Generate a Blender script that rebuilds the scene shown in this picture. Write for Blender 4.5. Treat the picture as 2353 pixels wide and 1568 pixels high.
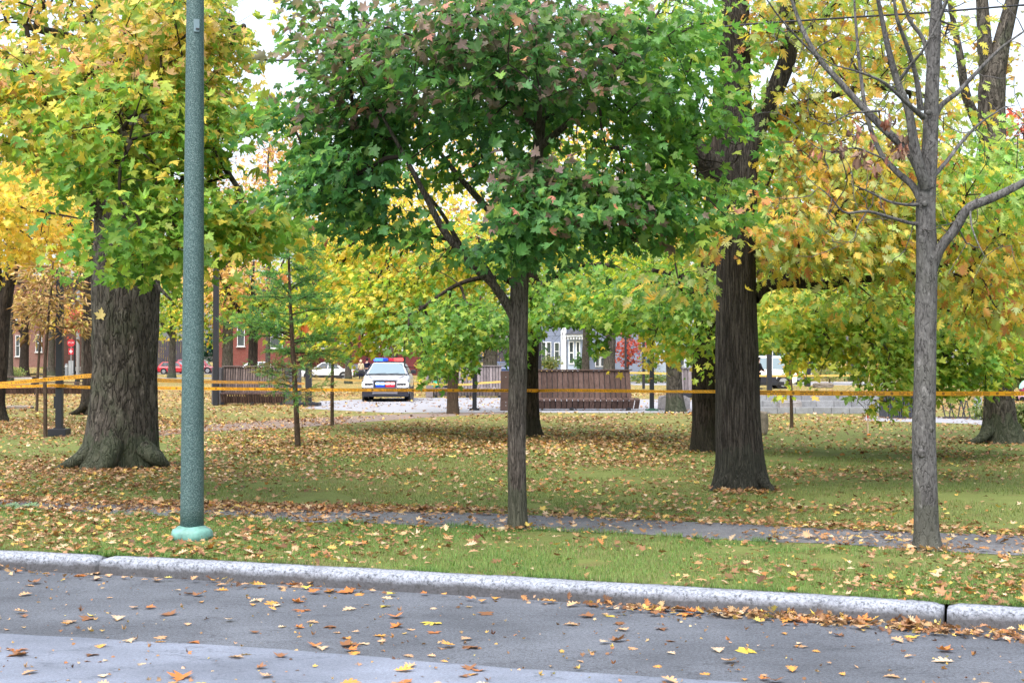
import bpy, bmesh, math, random
import numpy as np
from mathutils import Vector, Matrix

for o in list(bpy.data.objects):
    bpy.data.objects.remove(o)
C = bpy.context.scene.collection
scene = bpy.context.scene
rng = np.random.default_rng(7)
random.seed(7)
PI = math.pi
R = math.radians

# ------------------------------------------------------------------ camera, sky, sun, exposure
F = 2352 * 50 / 36.0
EYE = 1.6
PITCH = math.atan((828 - 784) / F)
cd = bpy.data.cameras.new('camera')
cam = bpy.data.objects.new('camera', cd)
C.objects.link(cam)
cam.location = (0, 0, EYE)
cam.rotation_euler = (PI / 2 + PITCH, 0, 0)
cd.lens = 50
cd.sensor_width = 36
cd.clip_end = 5000
cd.dof.use_dof = True
cd.dof.focus_distance = 15.0
cd.dof.aperture_fstop = 8.0
scene.camera = cam

SUN_EL, SUN_AZ = 62.0, 205.0      # azimuth measured from +Y towards +X
w = bpy.data.worlds.new('World')
scene.world = w
w.use_nodes = True
nt = w.node_tree
nt.nodes.clear()
sky = nt.nodes.new('ShaderNodeTexSky')
sky.sky_type = 'NISHITA'
sky.sun_disc = False
sky.sun_elevation = R(SUN_EL)
sky.sun_rotation = R(SUN_AZ)
sky.air_density = 1.0
sky.dust_density = 4.0
sky.ozone_density = 1.0
hs = nt.nodes.new('ShaderNodeHueSaturation')
hs.inputs['Saturation'].default_value = 0.55
bg = nt.nodes.new('ShaderNodeBackground')
bg.inputs['Strength'].default_value = 0.15
wo = nt.nodes.new('ShaderNodeOutputWorld')
nt.links.new(sky.outputs[0], hs.inputs['Color'])
nt.links.new(hs.outputs[0], bg.inputs[0])
nt.links.new(bg.outputs[0], wo.inputs[0])

ld = bpy.data.lights.new('sun', 'SUN')
ld.energy = 1.0
ld.angle = R(50)
ld.color = (1.0, 0.97, 0.93)
sun = bpy.data.objects.new('sun', ld)
C.objects.link(sun)
el, az = R(SUN_EL), R(SUN_AZ)
sd = Vector((math.sin(az) * math.cos(el), math.cos(az) * math.cos(el), math.sin(el)))
sun.rotation_euler = (-sd).to_track_quat('-Z', 'Y').to_euler()
sun.location = sd * 60

vs = scene.view_settings
vs.view_transform = 'Standard'
vs.look = 'None'
vs.gamma = 1.0
vs.use_curve_mapping = False
vs.exposure = 1.62
scene.render.engine = 'CYCLES'
scene.cycles.max_bounces = 8
scene.cycles.diffuse_bounces = 4
scene.cycles.transmission_bounces = 4

# ------------------------------------------------------------------ geometry of the view
cp, sp = math.cos(PITCH), math.sin(PITCH)


def P(u, v, Y):
    """a point seen at (u, v) of the 2352 x 1568 picture, Y metres ahead"""
    a = (u - 1176) / F
    b = (784 - v) / F
    dy = cp - sp * b
    dz = sp + cp * b
    return np.array([a / dy * Y, Y, EYE + dz / dy * Y])


def G(v, z=0.0):
    """distance of ground at height z seen at row v"""
    b = (784 - v) / F
    return (z - EYE) / ((sp + cp * b) / (cp - sp * b))


def PG(u, v, z=0.0):
    return P(u, v, G(v, z))


# ------------------------------------------------------------------ noise
def _h(ix, iy, iz, s):
    n = (ix * 374761393 + iy * 668265263 + iz * 1274126177 + s * 974634787) & 0xffffffff
    n = ((n ^ (n >> 13)) * 1103515245) & 0xffffffff
    n = ((n ^ (n >> 15)) * 2246822519) & 0xffffffff
    return ((n ^ (n >> 16)) & 0xffffff) / float(0xffffff) * 2 - 1


def vn(p, s=0):
    p = np.asarray(p, float)
    i = np.floor(p).astype(np.int64)
    f = p - i
    f = f * f * (3 - 2 * f)
    x, y, z = i[..., 0], i[..., 1], i[..., 2]
    fx, fy, fz = f[..., 0], f[..., 1], f[..., 2]
    r = 0
    for a in (0, 1):
        for b in (0, 1):
            for c in (0, 1):
                r = r + _h(x + a, y + b, z + c, s) * (fx if a else 1 - fx) * (fy if b else 1 - fy) * (fz if c else 1 - fz)
    return r


def fbm(p, o=3, s=0):
    p = np.asarray(p, float)
    r, a = 0, 0.55
    for k in range(o):
        r = r + a * vn(p * 2 ** k, s + k)
        a *= 0.5
    return r


def unit(a):
    return a / np.maximum(np.linalg.norm(a, axis=-1, keepdims=True), 1e-9)


# ------------------------------------------------------------------ materials
MATS = {}


class NT:
    def __init__(s, name):
        s.m = bpy.data.materials.new(name)
        s.m.use_nodes = True
        s.t = s.m.node_tree
        s.t.nodes.clear()
        s.out = s.n('ShaderNodeOutputMaterial')
        s.b = s.n('ShaderNodeBsdfPrincipled')
        s.l(s.b.outputs[0], s.out.inputs[0])

    def n(s, t, **k):
        x = s.t.nodes.new(t)
        for a, b in k.items():
            setattr(x, a, b)
        return x

    def l(s, a, b):
        s.t.links.new(a, b)

    def coord(s, scale=(1, 1, 1), kind='Object'):
        tc = s.n('ShaderNodeTexCoord')
        mp = s.n('ShaderNodeMapping')
        mp.inputs['Scale'].default_value = scale
        s.l(tc.outputs[kind], mp.inputs[0])
        return mp.outputs[0]

    def noise(s, vec, scale, detail=4, rough=0.6):
        x = s.n('ShaderNodeTexNoise')
        x.inputs['Scale'].default_value = scale
        x.inputs['Detail'].default_value = detail
        x.inputs['Roughness'].default_value = rough
        s.l(vec, x.inputs['Vector'])
        return x.outputs['Fac']

    def voro(s, vec, scale, feature='F1'):
        x = s.n('ShaderNodeTexVoronoi', feature=feature)
        x.inputs['Scale'].default_value = scale
        s.l(vec, x.inputs['Vector'])
        return x.outputs['Distance']

    def ramp(s, fac, stops):
        x = s.n('ShaderNodeValToRGB')
        e = x.color_ramp.elements
        while len(e) < len(stops):
            e.new(0.5)
        for q, (p, c) in zip(e, stops):
            q.position = p
            q.color = (*c, 1) if len(c) == 3 else c
        s.l(fac, x.inputs[0])
        return x.outputs[0]

    def mix(s, fac, a, b, mode='MIX'):
        x = s.n('ShaderNodeMix', data_type='RGBA', blend_type=mode)
        for i, q in ((0, fac), (6, a), (7, b)):
            if isinstance(q, (int, float)):
                x.inputs[i].default_value = q
            elif isinstance(q, tuple):
                x.inputs[i].default_value = (*q, 1)
            else:
                s.l(q, x.inputs[i])
        return x.outputs[2]

    def bump(s, h, strength, dist=0.02):
        x = s.n('ShaderNodeBump')
        x.inputs['Strength'].default_value = strength
        x.inputs['Distance'].default_value = dist
        s.l(h, x.inputs['Height'])
        s.l(x.outputs[0], s.b.inputs['Normal'])

    def base(s, c, rough=0.8, spec=0.3):
        if isinstance(c, tuple):
            s.b.inputs['Base Color'].default_value = (*c, 1)
        else:
            s.l(c, s.b.inputs['Base Color'])
        s.b.inputs['Roughness'].default_value = rough
        s.b.inputs['Specular IOR Level'].default_value = spec
        return s


def plain(name, c, rough=0.6, spec=0.4, metal=0.0, var=0.12, scale=6.0):
    """a single colour with a little wear"""
    if name in MATS:
        return MATS[name]
    k = NT(name)
    v = k.coord()
    f = k.noise(v, scale, 5)
    lo = tuple(x * (1 - var) for x in c)
    hi = tuple(min(1, x * (1 + var)) for x in c)
    k.base(k.ramp(f, [(0.3, lo), (0.7, hi)]), rough, spec)
    k.b.inputs['Metallic'].default_value = metal
    MATS[name] = k.m
    return k.m


def glow(name, c, e):
    k = NT(name)
    k.base(c, 0.3, 0.5)
    k.b.inputs['Emission Color'].default_value = (*c, 1)
    k.b.inputs['Emission Strength'].default_value = e
    return k.m


def leaf_mat(name, trans=0.45, gain=1.35, rough=0.45):
    k = NT(name)
    at = k.n('ShaderNodeAttribute', attribute_name='Col')
    k.base(at.outputs['Color'], rough, 0.35)
    tr = k.n('ShaderNodeBsdfTranslucent')
    mul = k.mix(1.0, at.outputs['Color'], (gain, gain, gain * 0.6), 'MULTIPLY')
    k.l(mul, tr.inputs[0])
    ms = k.n('ShaderNodeMixShader')
    ms.inputs[0].default_value = trans
    k.l(k.b.outputs[0], ms.inputs[1])
    k.l(tr.outputs[0], ms.inputs[2])
    k.l(ms.outputs[0], k.out.inputs[0])
    return k.m


def bark_mat(name, dark, light, tint, sxy=14.0, sz=2.2, bump=1.0, moss=(0.06, 0.08, 0.03), moss_amt=0.3, crack=0.05, spots=0.0):
    k = NT(name)
    v = k.coord((sxy, sxy, sz))
    wob = k.n('ShaderNodeTexNoise')
    wob.inputs['Scale'].default_value = 0.9
    wob.inputs['Detail'].default_value = 3
    k.l(v, wob.inputs['Vector'])
    va = k.n('ShaderNodeVectorMath', operation='MULTIPLY_ADD')
    k.l(wob.outputs['Color'], va.inputs[0])
    va.inputs[1].default_value = (1.1, 1.1, 1.1)
    k.l(v, va.inputs[2])
    vv = va.outputs[0]
    f1 = k.noise(vv, 0.9, 8, 0.7)
    f2 = k.noise(vv, 1.1, 2, 0.5)
    f3 = k.noise(k.coord((1, 1, 0.6)), 2.6, 4)
    f4 = k.noise(k.coord((70, 70, 30)), 1.0, 4)
    f5 = k.noise(k.coord((1, 1, 0.5)), 6.0, 3)
    rid = k.n('ShaderNodeMath', operation='SUBTRACT')
    k.l(f2, rid.inputs[0])
    rid.inputs[1].default_value = 0.5
    ab = k.n('ShaderNodeMath', operation='ABSOLUTE')
    k.l(rid.outputs[0], ab.inputs[0])
    c = k.ramp(f1, [(0.30, dark), (0.5, light), (0.70, tint)])
    c = k.mix(0.6, c, k.ramp(f5, [(0.3, (0.62,) * 3), (0.7, (1.3,) * 3)]), 'MULTIPLY')
    c = k.mix(k.ramp(f3, [(0.48, (0, 0, 0)), (0.70, (moss_amt,) * 3)]), c, moss)
    c = k.mix(k.ramp(ab.outputs[0], [(0.0, (0.85,) * 3), (crack, (0.0,) * 3)]), c, tuple(x * 0.35 for x in dark))
    c = k.mix(0.55, c, k.ramp(f4, [(0.3, (0.45,) * 3), (0.7, (1.5,) * 3)]), 'MULTIPLY')
    if spots:
        f6 = k.noise(k.coord((9, 9, 5)), 1.0, 4, 0.7)
        c = k.mix(k.ramp(f6, [(0.60, (0,) * 3), (0.68, (spots,) * 3)]), c, tuple(min(1, x * 2.1) for x in tint))
    sz_ = k.n('ShaderNodeSeparateXYZ')
    k.l(k.coord(), sz_.inputs[0])
    mz = k.n('ShaderNodeMath', operation='MULTIPLY_ADD')
    k.l(f5, mz.inputs[0])
    mz.inputs[1].default_value = -0.9
    k.l(sz_.outputs[2], mz.inputs[2])
    c = k.mix(k.ramp(mz.outputs[0], [(0.0, (0.55,) * 3), (0.06, (0.0,) * 3)]), c, tuple(x * .8 for x in moss))
    k.base(c, 0.92, 0.15)
    m = k.n('ShaderNodeMath', operation='ADD')
    k.l(f1, m.inputs[0])
    k.l(k.ramp(ab.outputs[0], [(0.0, (0,) * 3), (crack * 1.6, (0.5,) * 3)]), m.inputs[1])
    k.bump(m.outputs[0], bump, 0.04)
    return k.m


LEAF = leaf_mat('leaf_green', 0.52, 1.4)
LEAF_DARK = leaf_mat('leaf_dark', 0.50, 1.55, 0.42)
LEAF_DRY = leaf_mat('leaf_dry', 0.18, 1.1, 0.6)
GRASS_BLADE = leaf_mat('grass_blade', 0.35, 1.2, 0.5)
BARK_GREY = bark_mat('bark_grey', (0.038, 0.032, 0.026), (0.085, 0.074, 0.062), (0.15, 0.13, 0.11), 13, 3.4, 1.0, (0.065, 0.085, 0.048), 0.5, 0.05, 0.35)
BARK_OAK = bark_mat('bark_oak', (0.030, 0.025, 0.021), (0.062, 0.053, 0.046), (0.092, 0.08, 0.07), 30, 1.9, 1.0, (0.05, 0.055, 0.042), 0.3, 0.06)
BARK_YOUNG = bark_mat('bark_young', (0.06, 0.05, 0.042), (0.125, 0.105, 0.09), (0.19, 0.165, 0.14), 40, 4.2, 0.8, (0.085, 0.10, 0.062), 0.4, 0.05)
BARK_SMOOTH = bark_mat('bark_smooth', (0.07, 0.066, 0.064), (0.118, 0.114, 0.112), (0.16, 0.155, 0.15), 24, 8.0, 0.6, (0.085, 0.09, 0.066), 0.4, 0.022, 0.5)
BARK_DARK = bark_mat('bark_dark', (0.02, 0.015, 0.012), (0.042, 0.032, 0.026), (0.07, 0.055, 0.045), 16, 2.2, 0.9, (0.03, 0.03, 0.02), 0.2)
BARK_BROWN = bark_mat('bark_brown', (0.05, 0.032, 0.022), (0.10, 0.068, 0.048), (0.16, 0.11, 0.08), 40, 5, 0.6, (0.08, 0.06, 0.04), 0.2)
TWIG = plain('twig', (0.035, 0.027, 0.022), 0.85, 0.15)
TWIG_GREY = plain('twig_grey', (0.075, 0.07, 0.068), 0.85, 0.15)


# ------------------------------------------------------------------ objects and tags
def tag(o, label=None, cat=None, group=None, kind=None):
    if label:
        o['label'] = label
    if cat:
        o['category'] = cat
    if group:
        o['group'] = group
    if kind:
        o['kind'] = kind
    return o


def empty(name, loc, label=None, cat=None, group=None, rz=0.0):
    o = bpy.data.objects.new(name, None)
    o.empty_display_size = 0.2
    C.objects.link(o)
    o.location = tuple(float(x) for x in loc)
    o.rotation_euler = (0, 0, rz)
    return tag(o, label, cat, group)


def link(name, me, mat=None, parent=None, loc=None):
    o = bpy.data.objects.new(name, me)
    C.objects.link(o)
    if mat is not None:
        for m in (mat if isinstance(mat, (list, tuple)) else [mat]):
            me.materials.append(m)
    if parent:
        o.parent = parent
    if loc is not None:
        o.location = tuple(float(x) for x in loc)
    return o


def copy_tree(o, parent=None):
    c = o.copy()
    C.objects.link(c)
    if parent:
        c.parent = parent
    for ch in list(o.children):
        copy_tree(ch, c)
    return c


def poly_mesh(name, verts, loops, starts, totals, smooth=False):
    me = bpy.data.meshes.new(name)
    verts = np.ascontiguousarray(verts, np.float32)
    me.vertices.add(len(verts))
    me.vertices.foreach_set('co', verts.ravel())
    me.loops.add(len(loops))
    me.loops.foreach_set('vertex_index', np.ascontiguousarray(loops, np.int32))
    me.polygons.add(len(starts))
    me.polygons.foreach_set('loop_start', np.ascontiguousarray(starts, np.int32))
    me.polygons.foreach_set('loop_total', np.ascontiguousarray(totals, np.int32))
    me.update(calc_edges=True)
    if smooth:
        me.polygons.foreach_set('use_smooth', np.ones(len(starts), bool))
    return me


class MB:
    """collects shapes into one mesh"""

    def __init__(s):
        s.v, s.f, s.mi = [], [], []
        s.cur = 0

    def add(s, vs_, fs):
        n = len(s.v)
        s.v += [tuple(float(q) for q in x) for x in vs_]
        for f in fs:
            s.f.append(tuple(i + n for i in f))
            s.mi.append(s.cur)
        return s

    def box(s, c, d, rz=0.0, rx=0.0, ry=0.0, taper=1.0, bev=0.0):
        bm = bmesh.new()
        bmesh.ops.create_cube(bm, size=1)
        for q in bm.verts:
            t = taper if q.co.z > 0 else 1.0
            q.co = Vector((q.co.x * d[0] * t, q.co.y * d[1] * t, q.co.z * d[2]))
        if bev:
            bmesh.ops.bevel(bm, geom=bm.edges[:], offset=bev, segments=2, affect='EDGES', profile=0.7)
        m = Matrix.Translation(Vector([float(x) for x in c])) @ Matrix.Rotation(rz, 4, 'Z') @ Matrix.Rotation(ry, 4, 'Y') @ Matrix.Rotation(rx, 4, 'X')
        bm.verts.index_update()
        vs_ = [m @ q.co for q in bm.verts]
        fs = [[q.index for q in f.verts] for f in bm.faces]
        bm.free()
        return s.add(vs_, fs)

    def tube(s, pts, rad, k=8, caps=True, jitter=None):
        pts = np.asarray(pts, float)
        n = len(pts)
        rad = np.full(n, rad, float) if np.isscalar(rad) else np.asarray(rad, float)
        t = np.gradient(pts, axis=0)
        t = unit(t)
        ref = np.array([0, 0, 1.0]) if abs(t[0][2]) < 0.9 else np.array([0, 1.0, 0])
        a = unit(np.cross(ref, t[0]))
        vs_, fs = [], []
        for i in range(n):
            a = unit(a - t[i] * np.dot(a, t[i]))
            b = np.cross(t[i], a)
            for j in range(k):
                th = 2 * PI * j / k
                vs_.append(pts[i] + rad[i] * (math.cos(th) * a + math.sin(th) * b))
        for i in range(n - 1):
            for j in range(k):
                j2 = (j + 1) % k
                fs.append((i * k + j, i * k + j2, (i + 1) * k + j2, (i + 1) * k + j))
        if caps:
            fs.append(tuple(range(k - 1, -1, -1)))
            fs.append(tuple((n - 1) * k + j for j in range(k)))
        return s.add(vs_, fs)

    def lathe(s, prof, c=(0, 0, 0), k=24):
        vs_, fs = [], []
        for r, z in prof:
            for j in range(k):
                th = 2 * PI * j / k
                vs_.append((c[0] + r * math.cos(th), c[1] + r * math.sin(th), c[2] + z))
        for i in range(len(prof) - 1):
            for j in range(k):
                j2 = (j + 1) % k
                fs.append((i * k + j, i * k + j2, (i + 1) * k + j2, (i + 1) * k + j))
        fs.append(tuple(range(k - 1, -1, -1)))
        fs.append(tuple((len(prof) - 1) * k + j for j in range(k)))
        return s.add(vs_, fs)

    def prism(s, poly, h, z0=0.0):
        """poly in xy, extruded along z"""
        n = len(poly)
        vs_ = [(x, y, z0) for x, y in poly] + [(x, y, z0 + h) for x, y in poly]
        fs = [tuple(range(n - 1, -1, -1)), tuple(range(n, 2 * n))]
        fs += [(i, (i + 1) % n, n + (i + 1) % n, n + i) for i in range(n)]
        return s.add(vs_, fs)

    def mat(s, i):
        s.cur = i
        return s

    def build(s, name, mats, parent=None, loc=None, smooth=False, off=None):
        me = bpy.data.meshes.new(name)
        v = s.v
        if off is not None:
            v = [(a - off[0], b - off[1], c - off[2]) for a, b, c in v]
        me.from_pydata(v, [], s.f)
        if not isinstance(mats, (list, tuple)):
            mats = [mats]
        o = link(name, me, mats, parent, loc)
        me.polygons.foreach_set('material_index', np.array(s.mi, np.int32))
        if smooth:
            me.polygons.foreach_set('use_smooth', np.ones(len(s.f), bool))
        me.update()
        return o


# ------------------------------------------------------------------ leaf shapes
def tmpl(half, mid):
    """half outline from the stalk to the tip on the +x side; mid points on the rib"""
    n = len(half)
    v = [(x, y) for x, y in half]
    mi = []
    for y in mid:
        mi.append(len(v))
        v.append((0.0, y))
    left = {}
    for i, (x, y) in enumerate(half):
        if i in (0, n - 1):
            left[i] = i
        else:
            left[i] = len(v)
            v.append((-x, y))
    right = list(range(n)) + mi[::-1]
    lft = [left[i] for i in range(n - 1, -1, -1)] + mi
    v = np.array(v)
    v = np.column_stack([v, 0.22 * np.abs(v[:, 0]) - 0.12 * (v[:, 1] - 0.4) ** 2])
    return v, [right, lft]


MAPLE = tmpl([(0, 0), (0.15, -0.08), (0.43, -0.08), (0.35, 0.05), (0.27, 0.13), (0.44, 0.19), (0.47, 0.29), (0.63, 0.43),
              (0.43, 0.46), (0.37, 0.54), (0.20, 0.43), (0.21, 0.58), (0.27, 0.73), (0.13, 0.74), (0, 1.0)], [0.4])
MAPLE_MID = tmpl([(0, 0), (0.40, -0.08), (0.27, 0.13), (0.60, 0.42), (0.36, 0.50), (0.2, 0.43), (0.22, 0.68), (0, 0.98)], [0.4])
MAPLE_FAR = tmpl([(0, 0), (0.45, 0.0), (0.5, 0.4), (0.2, 0.5), (0, 1.0)], [])
OAK = tmpl([(0, 0), (0.04, 0.12), (0.17, 0.15), (0.07, 0.24), (0.25, 0.32), (0.28, 0.41), (0.09, 0.42), (0.36, 0.57),
            (0.32, 0.68), (0.10, 0.60), (0.25, 0.84), (0.09, 0.80), (0, 1.02)], [0.4])
OAK_MID = tmpl([(0, 0), (0.17, 0.16), (0.07, 0.26), (0.30, 0.38), (0.09, 0.44), (0.36, 0.62), (0.10, 0.66), (0, 1.0)], [])
LANCE = tmpl([(0, 0), (0.13, 0.35), (0.09, 0.7), (0, 1.0)], [])
BLADE = (np.array([(-0.5, 0, 0), (0.5, 0, 0), (0.12, 1, 0.25)]), [[0, 1, 2]])


def leaves(name, T, pos, B, N, scale, col, curl=None, off=None, mat=None, parent=None, wide=1.0):
    tv, tf = T
    n, m = len(pos), len(tv)
    B = unit(B)
    A = unit(np.cross(B, N))
    Cc = np.cross(A, B)
    x = tv[:, 0][None] * wide * (rng.uniform(0.72, 1.12, (n, 1)) if n > 20 else 1.0)
    y = tv[:, 1][None]
    z = tv[:, 2][None] * np.ones((n, 1))
    if curl is not None:
        z = z + curl[:, None] * (x * x * 1.3 + (y - 0.4) ** 2 * 0.9)
    s = scale[:, None]
    V = pos[:, None, :] + (s * x)[..., None] * A[:, None, :] + (s * y)[..., None] * B[:, None, :] + (s * z)[..., None] * Cc[:, None, :]
    V = V.reshape(-1, 3)
    if off is not None:
        V = V - np.asarray(off)[None]
    lp = np.concatenate([np.array(f) for f in tf])
    loops = (np.arange(n)[:, None] * m + lp[None]).ravel()
    tot = np.tile([len(f) for f in tf], n)
    st = np.concatenate([[0], np.cumsum(tot)[:-1]])
    me = poly_mesh(name, V, loops, st, tot)
    at = me.attributes.new('Col', 'FLOAT_COLOR', 'POINT')
    c = np.ones((n, m, 4), np.float32)
    c[:, :, :3] = col[:, None, :]
    # a leaf is a little paler along the rib and drier at the tips
    edge = np.clip(np.hypot(tv[:, 0], tv[:, 1] - 0.4) * 1.2, 0, 1)[None, :, None]
    c[:, :, :3] *= 1.08 - 0.16 * edge
    at.data.foreach_set('color', c.ravel())
    return link(name, me, mat, parent)


def pick(pal, pos, scale=0.7, mixr=0.55, seed=0):
    cols = np.array([p[:3] for p in pal])
    wts = np.array([p[3] for p in pal], float)
    cum = np.cumsum(wts / wts.sum())
    nz = np.clip(fbm(pos * scale, 2, seed) * 1.1 + 0.5, 0, 1)
    mixr = 0.4 + 0.6 * mixr
    t = np.clip(mixr * rng.random(len(pos)) + (1 - mixr) * nz, 0, 0.9999)
    i = np.searchsorted(cum, t)
    i = np.clip(i, 0, len(pal) - 1)
    c = cols[i]
    return c * rng.uniform(0.78, 1.25, (len(pos), 1)) * rng.uniform(0.93, 1.07, (len(pos), 3))


# ------------------------------------------------------------------ trees
def smooth_path(pts, rad, step):
    pts = np.asarray(pts, float)
    rad = np.asarray(rad, float)
    d = np.concatenate([[0], np.cumsum(np.linalg.norm(np.diff(pts, axis=0), axis=1))])
    n = max(3, int(d[-1] / step) + 1)
    # catmull-rom through the points
    t = np.linspace(0, d[-1], n)
    out = np.zeros((n, 3))
    idx = np.clip(np.searchsorted(d, t, side='right') - 1, 0, len(pts) - 2)
    for q in range(n):
        i = idx[q]
        u = (t[q] - d[i]) / max(d[i + 1] - d[i], 1e-6)
        p1, p2 = pts[i], pts[i + 1]
        p0 = pts[i - 1] if i > 0 else 2 * p1 - p2
        p3 = pts[i + 2] if i + 2 < len(pts) else 2 * p2 - p1
        out[q] = 0.5 * ((2 * p1) + (-p0 + p2) * u + (2 * p0 - 5 * p1 + 4 * p2 - p3) * u * u + (-p0 + 3 * p1 - 3 * p2 + p3) * u ** 3)
    return out, np.interp(t, d, rad)


def trunk_mesh(mb, pts, rad, k=28, step=0.05, rough=0.05, fz=1.2, fth=3.0, flare=None, seed=0):
    """a tapered limb with ridged bark; flare = (height, amount, lobes)"""
    pts, rad = smooth_path(pts, rad, step)
    n = len(pts)
    t = unit(np.gradient(pts, axis=0))
    ref = np.array([0, 1.0, 0]) if abs(t[0][1]) < 0.9 else np.array([1.0, 0, 0])
    a = unit(np.cross(ref, t[0]))
    th = np.arange(k) * 2 * PI / k
    V = np.zeros((n, k, 3))
    L = np.concatenate([[0], np.cumsum(np.linalg.norm(np.diff(pts, axis=0), axis=1))])
    ct, st = np.cos(th), np.sin(th)
    for i in range(n):
        a = unit(a - t[i] * np.dot(a, t[i]))
        b = np.cross(t[i], a)
        q = np.column_stack([ct * fth, st * fth, np.full(k, L[i] * fz)])
        nz = fbm(q, 3, seed) * rough * 1.6 + vn(q * np.array([2.6, 2.6, 0.5]), seed + 9) * rough * 0.8
        low = vn(np.column_stack([ct * 0.8, st * 0.8, np.full(k, L[i] * 0.7)]), seed + 5) * rough * 1.6
        r = rad[i] * (1 + nz + low)
        if flare:
            hgt, amt, lobes = flare
            fl = math.exp(-L[i] / hgt)
            r = r + rad[i] * amt * fl * (0.55 + 0.45 * np.cos(lobes * th + seed) + 0.5 * vn(np.column_stack([ct * 1.4, st * 1.4, np.zeros(k)]), seed + 2))
        V[i] = pts[i] + r[:, None] * (ct[:, None] * a + st[:, None] * b)
    vs_ = V.reshape(-1, 3)
    fs = []
    for i in range(n - 1):
        for j in range(k):
            j2 = (j + 1) % k
            fs.append((i * k + j, i * k + j2, (i + 1) * k + j2, (i + 1) * k + j))
    fs.append(tuple((n - 1) * k + j for j in range(k)))
    mb.add(vs_, fs)
    return pts, rad


def blob_points(blobs, n_scale=1.0):
    """cluster centres inside ellipsoids given in picture columns/rows at real distances"""
    pts, pal, size = [], [], []
    for bi, b in enumerate(blobs):
        u, v, Y, ru, rv, rY, n = b[:7]
        c = P(u, v, Y)
        rx, rz = ru / F * Y, rv / F * Y
        m = int(n * n_scale)
        d = unit(rng.normal(size=(m, 3)))
        r = rng.random(m) ** 0.42
        p = c + d * r[:, None] * np.array([rx, rY, rz])
        keep = fbm(p * (1.3 / max(min(rx, rz), 0.3)), 2, 31 + bi) > -0.33
        p = p[keep]
        pts.append(p)
        pal += [b[7] if len(b) > 7 else None] * len(p)
    return np.concatenate(pts), pal


def grow(limbs, clusters, r0=0.0055, path_w=0.25, lift=0.10, kink=0.08, step=0.3, maxr=0.08):
    """twigs from the nearest limb (or earlier twig) to each leaf cluster, thickened by what they carry"""
    npos, plen, nrad = [], [], []
    for pts, rad in limbs:
        L = np.concatenate([[0], np.cumsum(np.linalg.norm(np.diff(pts, axis=0), axis=1))])
        npos.append(pts)
        plen.append(L * 0.3)
        nrad.append(rad)
    npos = np.concatenate(npos)
    plen = np.concatenate(plen)
    nrad = np.concatenate(nrad)
    n0 = len(npos)
    cap = n0 + len(clusters) * 14
    Pn = np.zeros((cap, 3))
    Pn[:n0] = npos
    Ln = np.zeros(cap)
    Ln[:n0] = plen
    par = np.full(cap, -1)
    cnt = n0
    d0 = np.array([np.min(np.sum((npos - c) ** 2, axis=1)) for c in clusters])
    chains = []
    for ci in np.argsort(d0):
        c = clusters[ci]
        dv = np.sqrt(np.sum((Pn[:cnt] - c) ** 2, axis=1))
        j = int(np.argmin(dv + path_w * Ln[:cnt]))
        d = dv[j]
        if d < 1e-3:
            continue
        p = Pn[j]
        n = int(min(12, max(3, d / step + 2)))
        q = (c - p)
        side = unit(rng.normal(size=3))
        mid = p + q * 0.5 + np.array([0, 0, lift * d]) + side * kink * d
        tt = np.linspace(0, 1, n)[1:, None]
        path = (1 - tt) ** 2 * p + 2 * tt * (1 - tt) * mid + tt ** 2 * c
        path[:-1] += rng.normal(0, 0.018 * d, (n - 2, 3))
        ids = [j]
        for x in path:
            if cnt >= cap:
                break
            Pn[cnt] = x
            par[cnt] = ids[-1]
            Ln[cnt] = Ln[ids[-1]] + d / (n - 1)
            ids.append(cnt)
            cnt += 1
        chains.append(ids)
    wgt = np.zeros(cnt)
    for ids in chains:
        wgt[ids[-1]] += 1
    for i in range(cnt - 1, n0 - 1, -1):
        if par[i] >= 0:
            wgt[par[i]] += wgt[i]
    rad = np.minimum(r0 * np.sqrt(np.maximum(wgt, 0.35)), maxr)
    tubes = []
    for ids in chains:
        r = rad[ids].copy()
        r[0] = min(r[1] * 1.25, nrad[ids[0]] * 0.9 if ids[0] < n0 else r[0])
        r[-1] *= 0.6
        tubes.append((Pn[ids], r))
    return tubes


def tubes_mesh(name, tubes, k=5):
    V, Lp, base = [], [], 0
    th = np.arange(k) * 2 * PI / k
    ct, st = np.cos(th)[None, :, None], np.sin(th)[None, :, None]
    for pts, r in tubes:
        n = len(pts)
        t = unit(np.gradient(pts, axis=0))
        a = unit(np.cross(t, np.array([0.31, 0.17, 0.93])))
        b = np.cross(t, a)
        V.append((pts[:, None] + r[:, None, None] * (ct * a[:, None] + st * b[:, None])).reshape(-1, 3))
        i = np.arange(n - 1)[:, None] * k
        j = np.arange(k)[None]
        j2 = (j + 1) % k
        Lp.append((np.stack([i + j, i + j2, i + k + j2, i + k + j], -1) + base).reshape(-1))
        base += n * k
    V = np.concatenate(V)
    Lp = np.concatenate(Lp)
    nf = len(Lp) // 4
    return poly_mesh(name, V, Lp, np.arange(nf) * 4, np.full(nf, 4), True)


GAPS = [(824, 964, 814, 935), (1252, 1350, 748, 845), (1100, 1160, 800, 900), (715, 812, 832, 950), (1395, 1470, 770, 850), (370, 418, 805, 900), (470, 500, 815, 900), (1736, 1800, 806, 900),
        (1880, 1960, 852, 905), (1745, 1985, 912, 960), (2090, 2150, 905, 970), (2325, 2360, 858, 930), (145, 200, 778, 870)]


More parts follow.
